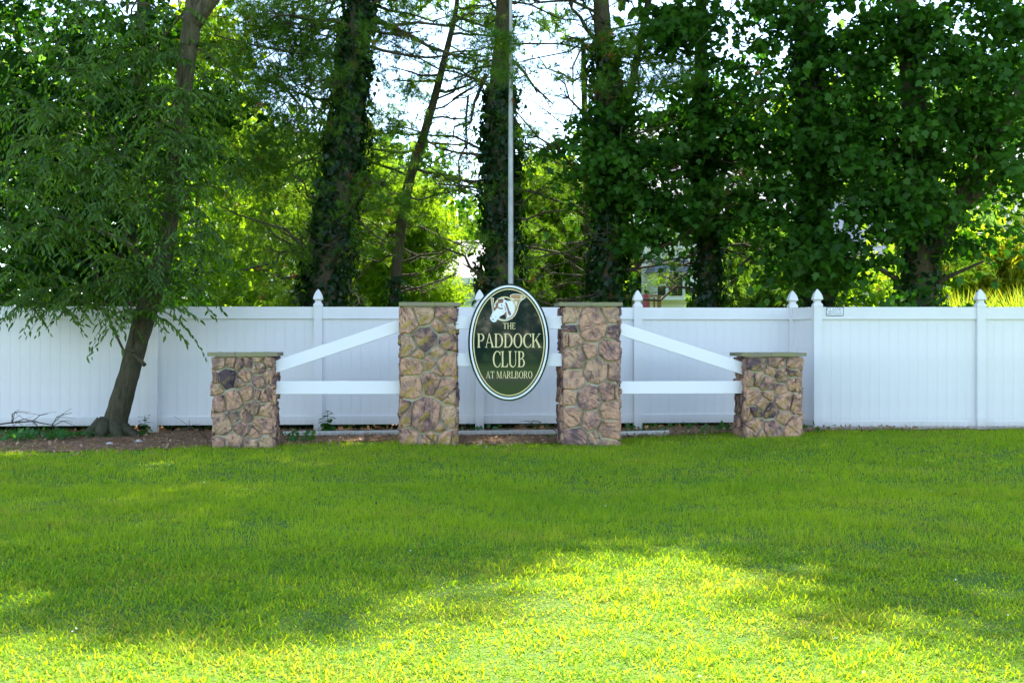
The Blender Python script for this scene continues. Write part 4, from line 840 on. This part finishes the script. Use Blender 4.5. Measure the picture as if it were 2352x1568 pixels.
pine_mass('thin pine with pale tufts behind the flagpole', [(1352, 706, .07), (1345, 400, .07), (1340, 100, .05)], 22.5,
          [(1300, 470, 110, 90, 21, 23, .5), (1210, 580, 50, 60, 21, 23, .6), (1100, 470, 60, 50, 20.5, 22, .5), (1150, 430, 25, 25, 19.6, 19.9, 1.2), (1110, 560, 30, 30, 19.5, 20, 1.2), (1160, 110, 34, 80, 18.1, 19.2, 2.2), (1000, 130, 120, 60, 21, 22.6, .5), (930, 250, 70, 90, 20, 22, .55), (1040, 330, 60, 80, 20.5, 22, .4), (870, 330, 60, 60, 19.4, 20.5, .8), (960, 400, 70, 50, 20, 21.5, .7), (1230, 60, 60, 60, 20.5, 22, .3), (1330, 210, 60, 80, 19.8, 21, .45), (1400, 90, 50, 60, 19, 19.7, .8), (1270, 380, 90, 60, 20, 21.5, .7), (1090, 60, 40, 60, 19.4, 20.2, .6), (1470, 130, 110, 90, 18.8, 19.8, 1.5), (1610, 170, 50, 40, 18.6, 19.4, 1.0), (1260, 300, 60, 110, 21, 23, .12), (1760, 620, 60, 40, 20, 21.5, .5), (1980, 640, 80, 25, 20, 21.5, .6), (2230, 610, 80, 28, 18.6, 19.6, .8)], 13, 22, topn=1400, tx=-1.4)

# ------------------------------------------------------------------ background planting (sunlit)
GBK = 'sunlit trees and shrubs in the gardens beyond the fence'
def bush(label, name, px, Y, h, wd, n, mat, tmpl, size, group=GBK, shapef='cone', zb=.1, stems=1, cat='shrub', droop=.2, yd=None):
    c = P(px, 700, Y); org = np.array([c[0], Y, 0.]); root = thing(name, org, label, cat, group); yd = yd or wd
    m = MB()
    for k in range(stems):
        a = R.normal(size=2) * wd * .25 * (stems > 1); m.tube([(a[0], a[1], -.05), (a[0] * 1.2, a[1], h * .45), (a[0] * .7, a[1] * .5, h * .85)], [.03 + .012 * h, .02 + .006 * h, .01], 6)
    m.build('stem', M['pinebark'], root, smooth=True)
    k = max(6, n // 18); t = R.uniform(0, 1, k) ** (.8 if shapef == 'cone' else .9); z = zb + (h - zb) * t
    rad = (1 - t) ** .75 if shapef == 'cone' else np.sqrt(np.clip(1 - (2 * t - 1) ** 2, 0.05, 1)); a = R.uniform(0, 6.283, k); rr = rad * R.uniform(.35, 1, k) ** .5
    lump = 1 + .2 * np.sin(a * 3 + z * 2.5); cen = np.stack([np.cos(a) * rr * wd / 2 * lump, np.sin(a) * rr * yd / 2 * lump, z], -1)
    cl = .12 * wd; pos = (cen[:, None] + R.normal(size=(k, 18, 3)) * np.array([cl, cl, cl * .8])).reshape(-1, 3) + org; pos[:, 2] = np.clip(pos[:, 2], .05, None)
    leaves('foliage', tmpl, pos, size, M[mat], root, (0, -.2, .8), droop, .8, origin=org)
    return root
# narrow evergreens behind the sign
for i, (px, h, wd) in enumerate(((1215, 5.2, 1.5), (1255, 4.6, 1.3), (1300, 5.4, 1.5), (1345, 4.4, 1.3))):
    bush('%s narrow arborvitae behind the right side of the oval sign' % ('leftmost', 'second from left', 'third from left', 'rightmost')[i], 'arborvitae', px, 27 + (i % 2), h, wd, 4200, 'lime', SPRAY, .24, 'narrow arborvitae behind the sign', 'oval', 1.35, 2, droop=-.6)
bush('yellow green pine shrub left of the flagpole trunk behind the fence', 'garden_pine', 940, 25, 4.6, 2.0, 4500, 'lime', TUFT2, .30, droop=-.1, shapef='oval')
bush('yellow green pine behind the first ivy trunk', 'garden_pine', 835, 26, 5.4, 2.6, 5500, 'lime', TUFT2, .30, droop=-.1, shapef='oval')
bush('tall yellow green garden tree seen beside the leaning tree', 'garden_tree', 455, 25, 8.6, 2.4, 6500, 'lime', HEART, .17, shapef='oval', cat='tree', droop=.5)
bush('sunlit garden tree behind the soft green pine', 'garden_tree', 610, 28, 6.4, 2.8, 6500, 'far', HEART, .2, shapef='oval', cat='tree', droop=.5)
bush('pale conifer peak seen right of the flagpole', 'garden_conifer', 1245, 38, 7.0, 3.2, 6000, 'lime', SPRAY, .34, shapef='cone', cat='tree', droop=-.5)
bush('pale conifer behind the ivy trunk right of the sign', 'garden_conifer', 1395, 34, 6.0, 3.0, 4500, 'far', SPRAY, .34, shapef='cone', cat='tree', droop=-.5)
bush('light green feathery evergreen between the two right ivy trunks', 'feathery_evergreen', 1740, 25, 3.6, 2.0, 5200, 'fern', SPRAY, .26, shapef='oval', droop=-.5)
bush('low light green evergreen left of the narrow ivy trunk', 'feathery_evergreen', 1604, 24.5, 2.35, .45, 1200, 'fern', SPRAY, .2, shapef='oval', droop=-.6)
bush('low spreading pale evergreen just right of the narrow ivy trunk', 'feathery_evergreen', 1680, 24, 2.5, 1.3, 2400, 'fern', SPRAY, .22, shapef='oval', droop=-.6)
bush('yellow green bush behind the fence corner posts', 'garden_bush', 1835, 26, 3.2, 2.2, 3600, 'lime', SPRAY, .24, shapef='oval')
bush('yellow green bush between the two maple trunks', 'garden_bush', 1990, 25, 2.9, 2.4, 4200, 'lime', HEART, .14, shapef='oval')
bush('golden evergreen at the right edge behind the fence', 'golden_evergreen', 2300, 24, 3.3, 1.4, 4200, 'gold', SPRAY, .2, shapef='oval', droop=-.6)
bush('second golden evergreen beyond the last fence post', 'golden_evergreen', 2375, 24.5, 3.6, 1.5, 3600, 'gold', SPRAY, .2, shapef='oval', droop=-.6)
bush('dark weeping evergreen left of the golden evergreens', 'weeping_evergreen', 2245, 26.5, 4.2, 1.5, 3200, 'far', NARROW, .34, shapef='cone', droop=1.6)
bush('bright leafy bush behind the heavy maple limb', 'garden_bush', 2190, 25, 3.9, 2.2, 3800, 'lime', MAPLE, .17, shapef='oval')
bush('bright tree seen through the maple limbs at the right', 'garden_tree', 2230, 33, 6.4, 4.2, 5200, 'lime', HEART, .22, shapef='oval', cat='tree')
# ornamental grass clumps
for i, (px, Y, h) in enumerate(((2170, 21.8, 2.05), (2215, 22.4, 2.2), (2290, 21.9, 2.2), (2350, 22.2, 2.3), (2420, 22, 2.3))):
    c = P(px, 700, Y); org = np.array([c[0], Y, 0]); n = 1500; a = R.uniform(0, 6.283, n); ln = R.uniform(.7, 1.15, n) * h
    root = thing('ornamental_grass', org, '%s pale fountain grass clump behind the right fence run' % ('first', 'second', 'third', 'fourth', 'fifth')[i] + ' counted from the maple trunk', 'ornamental grass', 'fountain grass clumps')
    BL = ([(0, .006, 0), (0, -.006, 0), (.5, .005, .02), (.5, -.005, .02), (.8, .004, -.06), (.8, -.004, -.06), (1, 0, -.2)], [(0, 1, 3, 2), (2, 3, 5, 4), (4, 5, 6)])
    out_ = np.stack([np.cos(a), np.sin(a), np.zeros(n)], -1); sp = R.uniform(.05, .55, (n, 1)); u = nrm(out_ * sp + np.array([0, 0, 1.])); V, L, S_, k = scatter(*BL, org + out_ * R.uniform(0, .2, (n, 1)), u, -out_, ln)
    mesh_np('blades', V, L, S_, M['gold' if i % 2 else 'fern'], root, {'v': np.repeat(R.uniform(.3, 1, n), k)}, origin=org)
# far trees closing the horizon
kinds = ['far', 'broad', 'lime', 'far']
for i, (px, Y, h, wd) in enumerate(((-150, 34, 11, 7), (90, 38, 12, 8), (330, 42, 11, 8), (540, 48, 10, 8), (760, 46, 9, 8), (930, 60, 10.5, 9), (1120, 70, 9, 10), (1330, 62, 9, 9), (1480, 55, 11, 8), (1700, 52, 12, 9), (1900, 46, 11, 8), (2100, 44, 12, 8), (2330, 50, 13, 9), (2560, 44, 13, 9))):
    mt = kinds[i % 4] if i != 2 else 'far'
    bush('distant %s tree number %s from the left beyond the houses' % (('round green', 'dark green', 'yellow green', 'pale green')[i % 4], ('one', 'two', 'three', 'four', 'five', 'six', 'seven', 'eight', 'nine', 'ten', 'eleven', 'twelve', 'thirteen', 'fourteen')[i]),
         'distant_tree', px, Y, h, wd, 3600, mt, HEART, .42 if Y > 40 else .3, 'distant trees beyond the houses', 'oval', 1.0, 1, 'tree', .4)
# trees across the road behind the viewer, seen only in the sign's gloss
for i, (x, h, wd) in enumerate(((-16, 9, 8), (-9, 8, 7), (-2, 9, 8), (5, 8, 8), (12, 10, 8), (19, 9, 8))):
    c = -40; root = bush('street tree across the road mirrored in the sign, place %s' % 'abcdef'[i], 'street_tree', 1176, 40, h, wd, 1800, 'broad', HEART, .6, 'trees across the road', 'oval', .4, 1, 'tree', .4)
    root.location = (x, c, 0)

# ------------------------------------------------------------------ houses
def house(pxl, pxr, Y, zE, zR, depth, label, sid, wins=(), bay=None):
    x0, x1 = (pxl - CX) / F * Y, (pxr - CX) / F * Y; root = thing('house', ((x0 + x1) / 2, Y, 0), label, 'house', 'houses beyond the fence'); W = x1 - x0
    m = MB(); m.box(-W / 2, W / 2, 0, depth, 0, zE)
    for s in (-1, 1): m.add([(s * W / 2, 0, zE), (s * W / 2, depth, zE), (s * W / 2, depth / 2, zR - .08)], [(0, 1, 2)])
    m.build('wall', M[sid], root)
    m = MB(); ov = .35
    for y0, y1, za, zb in ((-ov, depth / 2, zE - .12, zR), (depth + ov, depth / 2, zE - .12, zR)):
        vs = [(-W / 2 - ov, y0, za), (W / 2 + ov, y0, za), (W / 2 + ov, y1, zb), (-W / 2 - ov, y1, zb)]; vs += [(a, b_, c + .14) for a, b_, c in vs]
        m.add(vs, [(3, 2, 1, 0), (4, 5, 6, 7), (0, 1, 5, 4), (1, 2, 6, 5), (2, 3, 7, 6), (3, 0, 4, 7)])
    m.build('roof', M['shingle'], root)
    m = MB(); m.box(-W / 2 - ov, W / 2 + ov, -ov - .05, -ov, zE - .2, zE + .03); m.build('gutter', M['trim'], root)
    for s in (-1, 1): m = MB(); m.box(s * W / 2 - .06, s * W / 2 + .06, -.03, .02, 0, zE - .02); m.build('corner_board', M['trim'], root)
    for (a, b_, c, d) in wins:
        wx0, wx1 = (a - CX) / F * Y - (x0 + x1) / 2, (b_ - CX) / F * Y - (x0 + x1) / 2; wz1, wz0 = EYE + (CY - c) / F * Y, EYE + (CY - d) / F * Y
        m = MB(); t = .08
        m.box(wx0 - t, wx0, -.06, .01, wz0 - t, wz1 + t); m.box(wx1, wx1 + t, -.06, .01, wz0 - t, wz1 + t); m.box(wx0, wx1, -.06, .01, wz1, wz1 + t); m.box(wx0, wx1, -.06, .01, wz0 - t, wz0); m.box(wx0, wx1, -.05, -.012, (wz0 + wz1) / 2 - .03, (wz0 + wz1) / 2 + .03)
        o = m.build('window', M['trim'], root); m = MB(); m.box(wx0, wx1, -.012, -.004, wz0, wz1); m.build('pane', M['glass'], o)
    return root, (x0 + x1) / 2
YH = 33
hr, hx = house(1478, 1790, YH, 4.9, 8.2, 8, 'cream sided house with a bay window between the right ivy trunks', 'siding', [(1618, 1650, 630, 680), (1560, 1590, 520, 565), (1690, 1730, 560, 610)])
m = MB(); bx0, bx1 = (1498 - CX) / F * YH - hx, (1585 - CX) / F * YH - hx; bz0, bz1 = EYE + (CY - 690) / F * YH, EYE + (CY - 628) / F * YH
m.add([(bx0 - .15, 0, bz0), (bx0 + .1, -.45, bz0), (bx1 - .1, -.45, bz0), (bx1 + .15, 0, bz0), (bx0 - .15, 0, bz1), (bx0 + .1, -.45, bz1), (bx1 - .1, -.45, bz1), (bx1 + .15, 0, bz1)], [(0, 3, 2, 1), (0, 1, 5, 4), (1, 2, 6, 5), (2, 3, 7, 6), (4, 5, 6, 7)])
bay = m.build('bay_window', M['trim'], hr)
for a, b_ in ((1506, 1524), (1531, 1562), (1569, 1580)):
    m = MB(); m.box((a - CX) / F * YH - hx, (b_ - CX) / F * YH - hx, -.47, -.455, bz0 + .12, bz1 - .06)
    if a != 1531: m2 = MB(); m2.box((a - CX) / F * YH - hx, (b_ - CX) / F * YH - hx, -.485, -.471, (bz0 + bz1) / 2, (bz0 + bz1) / 2 + .06); m2.build('sash_bar', M['trim'], bay)
    m.build('pane', M['glass'], bay)
m = MB(); m.add([(bx0 - .25, -.0, bz1), (bx0, -.6, bz1), (bx1, -.6, bz1), (bx1 + .25, 0, bz1), (bx0 + .1, 0, bz1 + .45), (bx1 - .1, 0, bz1 + .45)], [(0, 1, 4), (1, 2, 5, 4), (2, 3, 5), (0, 3, 2, 1)]); m.build('bay_roof', pbr('grey_bay_roof', (.18, .19, .21), .8), hr)
house(1420, 1476, YH + 2, 4.9, 7.8, 7, 'set back wing of the cream sided house with a narrow window', 'siding', [(1452, 1472, 632, 682)])
house(960, 1112, 36, 3.35, 4.7, 6, 'low pale house with grey siding left of the flagpole trunk', 'siding2', [(985, 1005, 660, 690)])
house(430, 725, 38, 4.2, 7.2, 8, 'pale house glimpsed between the leaning tree and the first ivy trunk', 'siding', [(495, 512, 640, 680), (690, 715, 590, 620)])
house(2270, 2560, 31, 3.9, 7.2, 8, 'cream sided house at the right edge above the golden evergreens', 'siding', [(2420, 2460, 620, 670)])
house(1840, 2120, 40, 4.6, 7.8, 8, 'pale house hidden behind the maple trunks', 'siding', [(1950, 1975, 640, 680)])
# grey board fence of the neighbour
p0 = P(812, 680, 30); root = thing('board_fence', (p0[0], 30, 0), 'weathered grey board fence left of the tall left pillar, in the garden beyond', 'fence'); zt = EYE + (CY - 680) / F * 30
bm_ = MB(); bm_.box(0, .135, 0, .02, .05, zt); me = bm_.mesh('board', M['oldwood'])
for k in range(9): o = bpy.data.objects.new('board', me); link(o, root); o.location = (k * .145, random.uniform(-.004, .004), random.uniform(-.02, .01))
m = MB(); m.box(-.1, 1.4, -.05, -.002, zt - .35, zt - .27); m.build('cross_rail', M['oldwood'], root)
# deck railing with towel
p0 = P(1440, 690, 28); root = thing('deck_railing', (p0[0], 28, 0), 'wooden deck railing beside the cream house', 'railing'); zt = EYE + (CY - 683) / F * 28
bal = MB(); bal.box(0, .045, 0, .045, 1.0, zt); me = bal.mesh('baluster', M['wood'])
for k in range(6): o = bpy.data.objects.new('baluster', me); link(o, root); o.location = (k * .13, 0, 0)
for x in (-.1, .75): m = MB(); m.box(x, x + .09, -.02, .07, 0, zt + .02); m.build('deck_post', M['wood'], root)
m = MB(); m.box(-.1, .84, -.03, .09, zt + .021, zt + .06); m.build('hand_rail', M['wood'], root); m = MB(); m.box(-.1, .84, 0, .05, .92, .999); m.build('lower_rail', M['wood'], root)
p0 = P(1484, 690, 27.9); m = MB(); zt2 = EYE + (CY - 676) / F * 27.9; vs = []; n = 9
for i in range(n):
    x = (i / (n - 1) - .5) * .11; y = .012 * math.sin(i * 2.1); vs += [(x, y - .03, zt2 - .5), (x, y - .03, zt2), (x, y + .03, zt2), (x, y + .03, zt2 - .5)]
m.add(vs, [(i * 4 + a, i * 4 + (a + 1) % 4, i * 4 + 4 + (a + 1) % 4, i * 4 + 4 + a) for i in range(n - 1) for a in range(4)] + [(0, 1, 2, 3), (4 * n - 1, 4 * n - 2, 4 * n - 3, 4 * n - 4)])
tag(m.build('pink_towel', M['pink'], loc=(p0[0], 27.9, 0)), 'pink towel hanging at the end of the deck railing', 'towel')

# ------------------------------------------------------------------ lawn
def hashn(x, y, s):
    return (np.sin(x * s + 1.7 * np.sin(y * s * .83 + 2)) * np.cos(y * s * 1.13 + 1.3 * np.sin(x * s * .71)) + 1) / 2
def lawn_pts(n, Y0, Y1, marg=1.4):
    a = .45; f = lambda Y: a * Y * Y + 2 * marg * Y; u = R.uniform(f(Y0), f(Y1), n); Y = (-2 * marg + np.sqrt(4 * marg * marg + 4 * a * u)) / (2 * a)
    x = R.uniform(-1, 1, n) * (.45 * Y + marg); return x, Y
def blades(n, Y0, Y1, h, wd, tmpl3, clump=0):
    x, Y = lawn_pts(n, Y0, Y1)
    if clump: x = np.repeat(x[:n // clump], clump) + R.normal(size=n // clump * clump) * .03; Y = np.repeat(Y[:n // clump], clump) + R.normal(size=n // clump * clump) * .03; n = len(x)
    e = edge(x) + .13 * np.sin(x * 7) + R.normal(size=n) * .14
    rough = hashn(x, Y, 2.3) * .35 + hashn(x + 5, Y, 6.1) * .35 + hashn(x * 1.3 + 2, Y * .9, 17) * .3
    keep = (Y < e) & (R.uniform(size=n) < .62 + .6 * rough); x, Y, rough = x[keep], Y[keep], rough[keep]; n = len(x)
    hh = h * (.35 + 1.3 * rough) * R.uniform(.45, 1.35, n); a = R.uniform(0, 6.283, n); lean = np.abs(R.normal(size=n)) * 1.5 + .1
    u = np.stack([np.cos(a) * lean, np.sin(a) * lean, np.ones(n)], -1); wdv = np.stack([np.cos(a), np.sin(a), np.zeros(n)], -1)
    pos = np.stack([x, Y, gz(x, Y) - .004], -1); w0 = wd * (.7 + .05 * Y)
    if tmpl3: T = ([(0, w0_, 0) for w0_ in (.5, -.5)] + [(.5, .42, .10), (.5, -.42, .10), (.92, 0, .55)], [(0, 1, 3, 2), (2, 3, 4)])
    else: T = ([(0, .5, 0), (0, -.5, 0), (1, 0, 0)], [(0, 1, 2)])
    tv = np.array(T[0], float); ww = w0 / hh
    u = nrm(u); wdv = nrm(wdv - u * (u * wdv).sum(-1, keepdims=True)); v = np.cross(wdv, u); k = len(tv)
    V = pos[:, None] + hh[:, None, None] * (tv[None, :, 0:1] * u[:, None] + (tv[None, :, 1] * ww[:, None])[..., None] * v[:, None] - tv[None, :, 2:3] * wdv[:, None] * -1)
    L = np.concatenate([np.array(f) for f in T[1]]); st = np.cumsum([0] + [len(f) for f in T[1][:-1]]); nl = len(L)
    patch = hashn(x, Y, 1.1) * .3 + hashn(x + 3, Y + 9, 3.7) * .2 + hashn(x + 1, Y + 4, 14) * .15; v_ = np.clip(patch + R.uniform(0, .5, n) ** 1.3, 0, 1)
    dryp = hashn(x + 20, Y * 1.4, 1.9) ** 3 * .35 + .09; dd = (R.uniform(size=n) < dryp) * R.uniform(.5, 1, n)
    return V.reshape(-1, 3), (L[None] + np.arange(n)[:, None] * k).ravel(), (st[None] + np.arange(n)[:, None] * nl).ravel(), np.repeat(v_, k), np.repeat(dd, k)
def lawn(name, *sets):
    Vs, Ls, Ss, vs, ds = [], [], [], [], []; vo = lo = 0
    for s in sets:
        V, L, S_, v, d = blades(*s); Vs.append(V); Ls.append(L + vo); Ss.append(S_ + lo); vs.append(v); ds.append(d); vo += len(V); lo += len(L)
    o = mesh_np(name, np.concatenate(Vs), np.concatenate(Ls), np.concatenate(Ss), M['grass'], None, {'v': np.concatenate(vs), 'd': np.concatenate(ds)}); o['kind'] = 'stuff'
    tag(o, 'short green lawn of fine blades, sunlit in front and shaded by the trees behind', 'grass'); return o
lawn('grass', (250000, 4.1, 7.6, .046, .0062, True), (200000, 7.6, 11, .050, .0068, False), (190000, 11, 17, .052, .0085, False), (9000, 4.3, 9, .085, .006, True, 22), (9000, 9, 16.6, .09, .008, True, 24))
# clover and tiny flowers
x, Y = lawn_pts(9000, 4.4, 14.8); kp = (hashn(x + 7, Y - 3, 1.6) > .72); x, Y = x[kp], Y[kp]
o = leaves('clover', HEART, np.stack([x, Y, gz(x, Y) + R.uniform(.015, .04, len(x))], -1), .024, M['lime'], None, (0, 0, 1), 0, .4, kind='stuff'); tag(o, 'low clover leaves among the grass', 'clover')
x, Y = lawn_pts(40, 4.6, 14); o = leaves('clover_flowers', HEART, np.stack([x, Y, gz(x, Y) + .045], -1), .010, M['white'], None, (0, -.5, .8), 0, .4, kind='stuff'); tag(o, 'tiny white clover flowers scattered in the lawn', 'flowers')
# broad lawn weeds and dead leaves
x, Y = lawn_pts(200, 6, 15); x = np.repeat(x, 9) + R.normal(size=200 * 9) * .04; Y = np.repeat(Y, 9) + R.normal(size=200 * 9) * .04
o = leaves('lawn_weeds', OVAL, np.stack([x, Y, gz(x, Y) + R.uniform(.01, .035, len(x))], -1), .032, M['lime'], None, (0, -.2, 1), -.2, .35, kind='stuff'); tag(o, 'broad leaved weeds scattered through the lawn', 'weeds')
x, Y = lawn_pts(45, 6, 15); o = leaves('dead_leaves', OVAL, np.stack([x, Y, gz(x, Y) + .035], -1), .035, M['deadtwig'], None, (0, -.2, 1), 0, .5, kind='stuff'); tag(o, 'small dead brown leaves lying on the lawn', 'leaves')
# needle litter on the soil
n = 26000; x = R.uniform(-9, 9, n); Y = edge(x) - .15 + R.uniform(0, 1, n) ** 1.2 * (18.6 - edge(x)); a = R.uniform(0, 6.283, n)
V, L, S_, k = scatter([(0, .03, 0), (0, -.03, 0), (1, 0, .0)], [(0, 1, 2)], np.stack([x, Y, gz(x, Y) + .035 + R.uniform(0, .02, n)], -1), np.stack([np.cos(a), np.sin(a), R.uniform(-.1, .25, n)], -1), np.tile([0, -.2, 1.], (n, 1)), R.uniform(.06, .13, n))
o = mesh_np('needle_litter', V, L, S_, M['litter'], None, {'v': np.repeat(R.uniform(0, 1, n), k)}); o['kind'] = 'stuff'; tag(o, 'fallen brown pine needles and bark bits on the soil bed', 'litter')
# dark ivy added behind the fence, standing in for shade in the gap
n = 16000; x = R.uniform(-9.5, 9.5, n); Y = R.uniform(0, 1, n) ** 1.5 * 2.2 + np.where(x > 4.5, 17.3, np.interp(x, [-10, 4.4], [17.0, 18.0])); o = leaves('shade_ivy', HEART, np.stack([x, Y, R.uniform(.03, .38, n)], -1), .10, M['ivy'], None, (0, -.3, .9), .1, .5, kind='stuff'); tag(o, 'added dark ivy standing in for the shaded soil behind the white fence', 'ivy')
n = 2600; x = R.uniform(-8.5, 6, n); Y = edge(x) + R.uniform(-.25, 1, n) * (17.4 - edge(x)); o = leaves('bark_chips', OVAL, np.stack([x, Y, gz(x, Y) + .04], -1), .055, M['litter'], None, (0, -.2, 1), 0, .5, kind='stuff'); tag(o, 'loose bark chips and dead leaves on the soil bed', 'bark chips')
# weeds under the fence
n = 0; wp = []
for px, cnt, Y0, Y1 in ((60, 120, 15.3, 16.4), (130, 120, 15.4, 16.2), (200, 40, 15.8, 16.4), (20, 80, 15, 16.4), (690, 35, 15.3, 15.8), (1070, 14, 16.9, 17.2), (1170, 12, 16.8, 17), (1270, 20, 15.8, 16.2), (1440, 30, 16.5, 17.2), (1500, 25, 16.6, 17.1), (1580, 25, 17, 17.3), (1660, 30, 16.3, 16.9), (1010, 14, 16.2, 16.6), (1860, 12, 16.2, 16.6)):
    for _ in range(cnt): Yq = R.uniform(Y0, Y1); xq = (px + R.normal() * 26 - CX) / F * Yq; wp.append((xq, Yq, float(gz(xq, Yq)) + R.uniform(.03, .13)))
o = leaves('ground_weeds', HEART, np.array(wp), .075, M['weed'], None, (0, -.3, .9), .1, .5, kind='stuff'); tag(o, 'low green weeds growing on the soil along the fence', 'weeds')
def weed(px, Y, h, nl, label, size=.14, zg=None):
    c = P(px, 980, Y); zg = float(gz(c[0], Y)) + .01; org = np.array([c[0], Y, zg]); root = thing('weed_plant', org, label, 'weed'); m = MB()
    m.tube([(0, 0, 0), (.01, 0, h * .5), (0, 0, h)], [.006, .005, .003], 5); m.build('stem', M['weed'], root)
    ME = None
    for k in range(nl):
        t = k / (nl - 1); a = k * 2.4; z = h * (.2 + .8 * t); L = size * (1.15 - .45 * t)
        V, Lp, S_, kk = scatter(*NARROW, np.array([[0, 0, 0.]]), np.array([[math.cos(a), math.sin(a), .25 - .5 * (1 - t)]]), np.array([[0, 0, 1.]]), [L]); V[:, :] *= 1
        V2, Lp, S_, kk = scatter([(p[0], p[1] * 2.4, p[2]) for p in NARROW[0]], NARROW[1], np.array([[0, 0, 0.]]), np.array([[math.cos(a), math.sin(a), .25 - .5 * (1 - t)]]), np.array([[0, 0, 1.]]), [L])
        o = mesh_np('leaf', V2, Lp, S_, M['weed'], root, {'v': np.full(kk, random.random())}); o.location = (0, 0, z)
weed(332, 16.4, .30, 14, 'leafy green weed at the fence beside the leaning trunk'); weed(752, 16.95, .32, 20, 'bushy dark green weed at the fence post behind the left rails', .17)
weed(1080, 17.1, .14, 8, 'small weed under the fence just right of the tall left pillar', .09); weed(1232, 17.2, .14, 10, 'small weed under the fence below the right side of the sign', .09); weed(1258, 17.2, .13, 10, 'small weed nearest the tall right pillar on its left', .09)
# fallen twigs
def twigs(px, py, Y, spread, n, label, seed, L0=1.0):
    rs = np.random.default_rng(seed); c = P(px, py, Y); org = np.array([c[0], Y, float(gz(c[0], Y)) + .02]); m = MB()
    main = np.array([[-spread, 0, .16], [-spread * .5, .02, .2], [0, 0, .22], [spread * .45, -.02, .17], [spread, -.05, .02]]); m.tube(main, [.012, .011, .009, .007, .004], 5)
    for k in range(n):
        s = main[rs.integers(0, 4)] + rs.normal(size=3) * .01; e = s + np.array([rs.uniform(-.1, .45), rs.uniform(-.3, .3), rs.uniform(-.22, .18)]) * L0; e[2] = max(e[2], .0)
        mid = (s + e) / 2 + np.array([0, 0, rs.uniform(.02, .09)]); m.tube([s, mid, e], [.006, .005, .003], 4)
        for j in range(2): e2 = mid + rs.normal(size=3) * np.array([.14, .1, .09]); e2[2] = max(e2[2], 0); m.tube([mid, (mid + e2) / 2 + np.array([0, 0, .01]), e2], [.004, .003, .002], 3)
    o = m.build('fallen_branch', M['deadtwig'], loc=org); tag(o, label, 'branch', 'fallen branches on the soil'); return o
twigs(75, 970, 16.1, .62, 12, 'pile of bare fallen twigs at the left end of the fence', 4, 1.0)
twigs(440, 1005, 15.2, .25, 3, 'small fallen twig between the leaning trunk and the short left pillar', 5, .4)
twigs(1240, 1003, 15.9, .35, 2, 'thin fallen twig on the soil below the oval sign', 6, .3)
for i, (px, py, r) in enumerate(((252, 1022, .05), (318, 1017, .06), (262, 1008, .03))):
    Yq = 3606 / (py - 784); c = P(px, py, Yq); m = MB(); vs = [nrm(R.normal(size=3)) for _ in range(1)]
    import bmesh
    b_ = bmesh.new(); bmesh.ops.create_icosphere(b_, subdivisions=2, radius=r)
    for v in b_.verts: v.co += Vector(R.normal(size=3) * r * .08); v.co.z *= .55
    me = bpy.data.meshes.new('rock'); b_.to_mesh(me); b_.free(); me.materials.append(M['rockp']); o = bpy.data.objects.new('rock', me); link(o); o.location = (c[0], Yq, float(gz(c[0], Yq)) + r * .3)
    tag(o, ('pale stone lying at the foot of the leaning trunk, nearest the camera', 'largest pale stone in the sunlit grass right of the leaning trunk', 'small grey stone touching the leaning trunk')[i], 'stone', 'stones near the leaning trunk')
print('tris approx', sum(len(o.data.polygons) for o in bpy.data.objects if o.type == 'MESH'))
